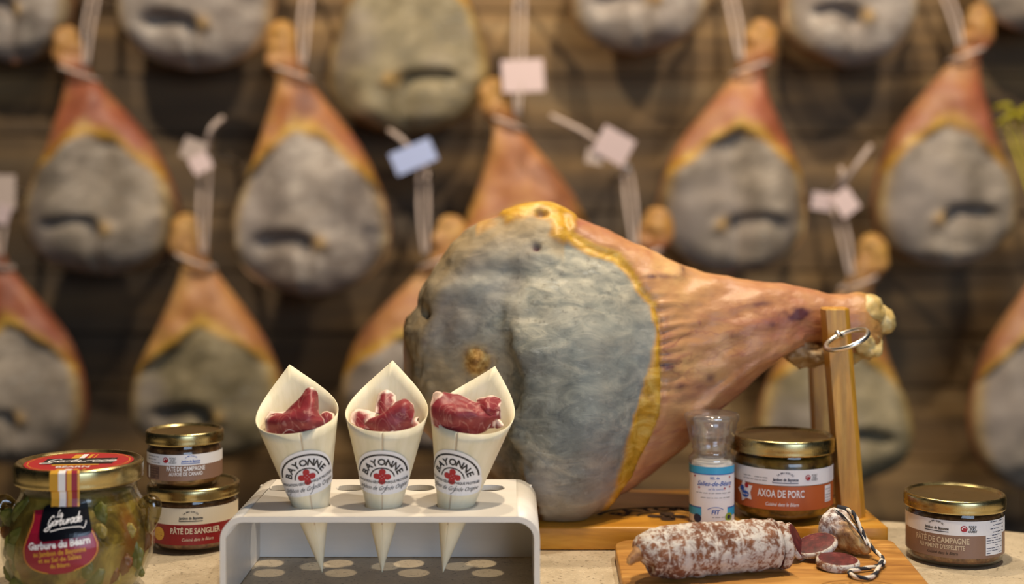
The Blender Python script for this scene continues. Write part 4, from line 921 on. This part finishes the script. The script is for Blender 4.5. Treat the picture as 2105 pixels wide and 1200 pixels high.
d.build('burnt_emblem', [M['burnt_light']], lambda u, v, off: (P(1772, 1200, 1).x * .951 + u - bo.x, .951 + v - bo.y, .0121 + off * .3), bd)

def loft_axis(name, path, radii, mats, parent=None, org=Vector((0, 0, 0)), seg=64, n=8, amp=.001, freq=90, ridges=(), ridgew=.012, flatten=1.0, seed=0, mold=None):
    ps = cr([tuple(p) + (r,) for p, r in zip(path, radii)], n); rows = []; rid = []; mo = []
    for i, s_ in enumerate(ps):
        p = Vector(s_[:3]); r = max(.0006, s_[3]); q0 = Vector(ps[max(0, i - 1)][:3]); q1 = Vector(ps[min(len(ps) - 1, i + 1)][:3]); t_ = (q1 - q0).normalized()
        N = t_.cross(Vector((0, 0, 1))).normalized(); B = N.cross(t_); u = i / (len(ps) - 1); row = []
        for k in range(seg):
            a = 2 * PI * k / seg; dr = N * math.cos(a) + B * math.sin(a) * flatten; gr = 0; rv = 0
            for (u0, sl, wv) in ridges:
                dx = u - u0 - sl * math.sin(a + 1) - .008 * nz(math.cos(a) * 2, math.sin(a) * 2, u0 * 30); gr -= math.exp(-(dx / (ridgew * 1.8)) ** 2) * .0009; rv = max(rv, math.exp(-(dx / (ridgew * .32)) ** 2) * wv); 
            gr += rv * .0007
            w_ = p + dr * r; dn = amp * noise.fractal(w_ * freq + Vector((seed, 0, 0)), .8, 2, 3) * min(1, r / .008)
            row.append(w_ + dr * (dn + gr) - org); rid.append(min(1, rv)); mo.append(u)
        rows.append(row)
    me = gridmesh(name, rows); fixn(me); attr(me, 'ridge', rid); attr(me, 'mold', [mold(u) for u in mo] if mold else [0] * len(mo))
    return link(name, me, mats, parent)
sa = Vector(((1352 - CX) / F * .976, .976, bz + .0200)); sb = Vector(((1598 - CX) / F * 1.003, 1.003, bz + .0200))
e = empty('dry_sausage', (sa + sb) / 2 - Vector((0, 0, .0185)), 'dry cured sausage with white mould lying on the serving board', 'sausage'); eo = Vector(e.location)
ax = (sb - sa).normalized()
lerp = lambda t_: sa + (sb - sa) * t_
loft_axis('casing', [lerp(-.155) - Vector((0, 0, .004)), lerp(-.14) - Vector((0, 0, .003)), lerp(-.09), lerp(0), lerp(.15), lerp(.35), lerp(.55), lerp(.75), lerp(.93), lerp(.965), lerp(.97), lerp(.972)],
          [.002, .008, .0140, .0178, .0196, .0200, .0196, .0193, .0188, .0184, .014, .001], M['salami'], e, eo, 72, 12, .0016, 80,
          [(.27, .02, .9), (.40, -.03, .8), (.46, .02, .9), (.60, -.025, .9), (.72, .02, .7)], .012)
loft_axis('casing_end', [lerp(-.10) + Vector((0, 0, .003)), lerp(-.14) + Vector((0, -.003, .002)), lerp(-.19) + Vector((0, -.006, .000)), lerp(-.235) + Vector((0, -.008, -.003)), lerp(-.255) + Vector((0, -.008, -.004))],
          [.010, .0065, .0042, .0030, .0008], M['knot'], e, eo, 24, 8, .0012, 200)
def slice_(label, c, r, th_, normal, seed, name='sausage_slice', squash=.92):
    q = Vector((0, 0, 1)).rotation_difference(Vector(normal).normalized()); seg = 56; rows = []; V = []
    prof = [(.0, -th_ / 2), (.93, -th_ / 2), (1.0, -th_ / 2 + th_ * .15), (1.01, 0), (1.0, th_ / 2 - th_ * .15), (.93, th_ / 2), (.90, th_ / 2 + .0002), (.45, th_ / 2 + .0003), (0, th_ / 2 + .0003)]
    for (k, z_) in prof:
        rows.append([q @ Vector((max(k, .01) * r * math.cos(a) * (1 + .05 * nz(math.cos(a), math.sin(a), seed)), max(k, .01) * r * squash * math.sin(a) * (1 + .05 * nz(math.cos(a), math.sin(a), seed)), z_)) for a in [2 * PI * j / seg for j in range(seg)]])
    me = gridmesh(name, rows); fixn(me)
    me.polygons.foreach_set('material_index', [(0 if 1 <= f // seg <= 5 and f < seg * (len(prof) - 1) else 1) for f in range(len(me.polygons))])
    attr(me, 'ridge', [0] * len(me.vertices))
    o = link(name, me, [M['salami'], M['cut']]); o.location = c; return tag(o, label, 'sausage slice')
slice_('thick sausage slice leaning upright against the cut end of the sausage', (sb + ax * .0020 + Vector((0, -.0015, -.0012))), .0178, .0075, ax + Vector((0, 0, .05)), 1)
def at(x, D, z_): return Vector(((x - CX) / F * D, D, bz + z_))
slice_('half hidden dark red slice right behind the sausage end, standing steeply', at(1634, 1.034, .0135), .0160, .0040, (.85, -.34, .42), 2)
slice_('middle sausage slice propped at a slant between two others', at(1676, 1.036, .0100), .0175, .0045, (-.30, -.22, .93), 3)
slice_('sausage slice lying flat in front of the sausage knot end', at(1722, 1.008, .0040), .0165, .0060, (.03, -.12, 1), 4)
# end piece with string
ko = at(1745, 1.055, 0)
e = empty('sausage_end_piece', ko, 'cut sausage end with white tip and looped black and white string', 'sausage end')
loft_axis('casing', [at(1700, 1.068, .0180), at(1704, 1.066, .0180), at(1722, 1.060, .0175), at(1745, 1.054, .0135), at(1768, 1.046, .0085), at(1784, 1.040, .0060), at(1790, 1.038, .0055)],
          [.0015, .0130, .0150, .0125, .0085, .0050, .001], M['knot'], e, ko, 48, 10, .0022, 110, mold=lambda u: float(1 - sm(.30, .48, u)))
tw = [at(1735, 1.066, .0315), at(1742, 1.062, .0325), at(1756, 1.052, .0310), at(1770, 1.045, .0210), at(1782, 1.040, .0125), at(1796, 1.034, .0075), at(1812, 1.022, .0048), at(1816, 1.010, .0030), at(1802, 1.003, .0024), at(1775, .998, .0022), at(1752, .992, .0022), at(1746, .985, .0022), at(1757, .977, .0022), at(1782, .972, .0022), at(1798, .982, .0022), at(1806, .998, .0036), at(1813, 1.008, .0060)]
tube('string', [p - ko for p in tw], .00165, [M['twine_w'], M['twine_b']], e, 10, 12, stripe=.42)
tube('string', [p - ko for p in (at(1714, 1.058, .0335), at(1735, 1.050, .0300), at(1758, 1.042, .0230), at(1775, 1.038, .0150), at(1784, 1.036, .0100))], .0010, [M['twine_w'], M['twine_b']], e, 10, 10, stripe=.35)
tube('string_end', [p - ko for p in (at(1722, 1.070, .0325), at(1732, 1.067, .0325), at(1745, 1.062, .0320))], .0024, M['twine_b'], e, 5, 10)
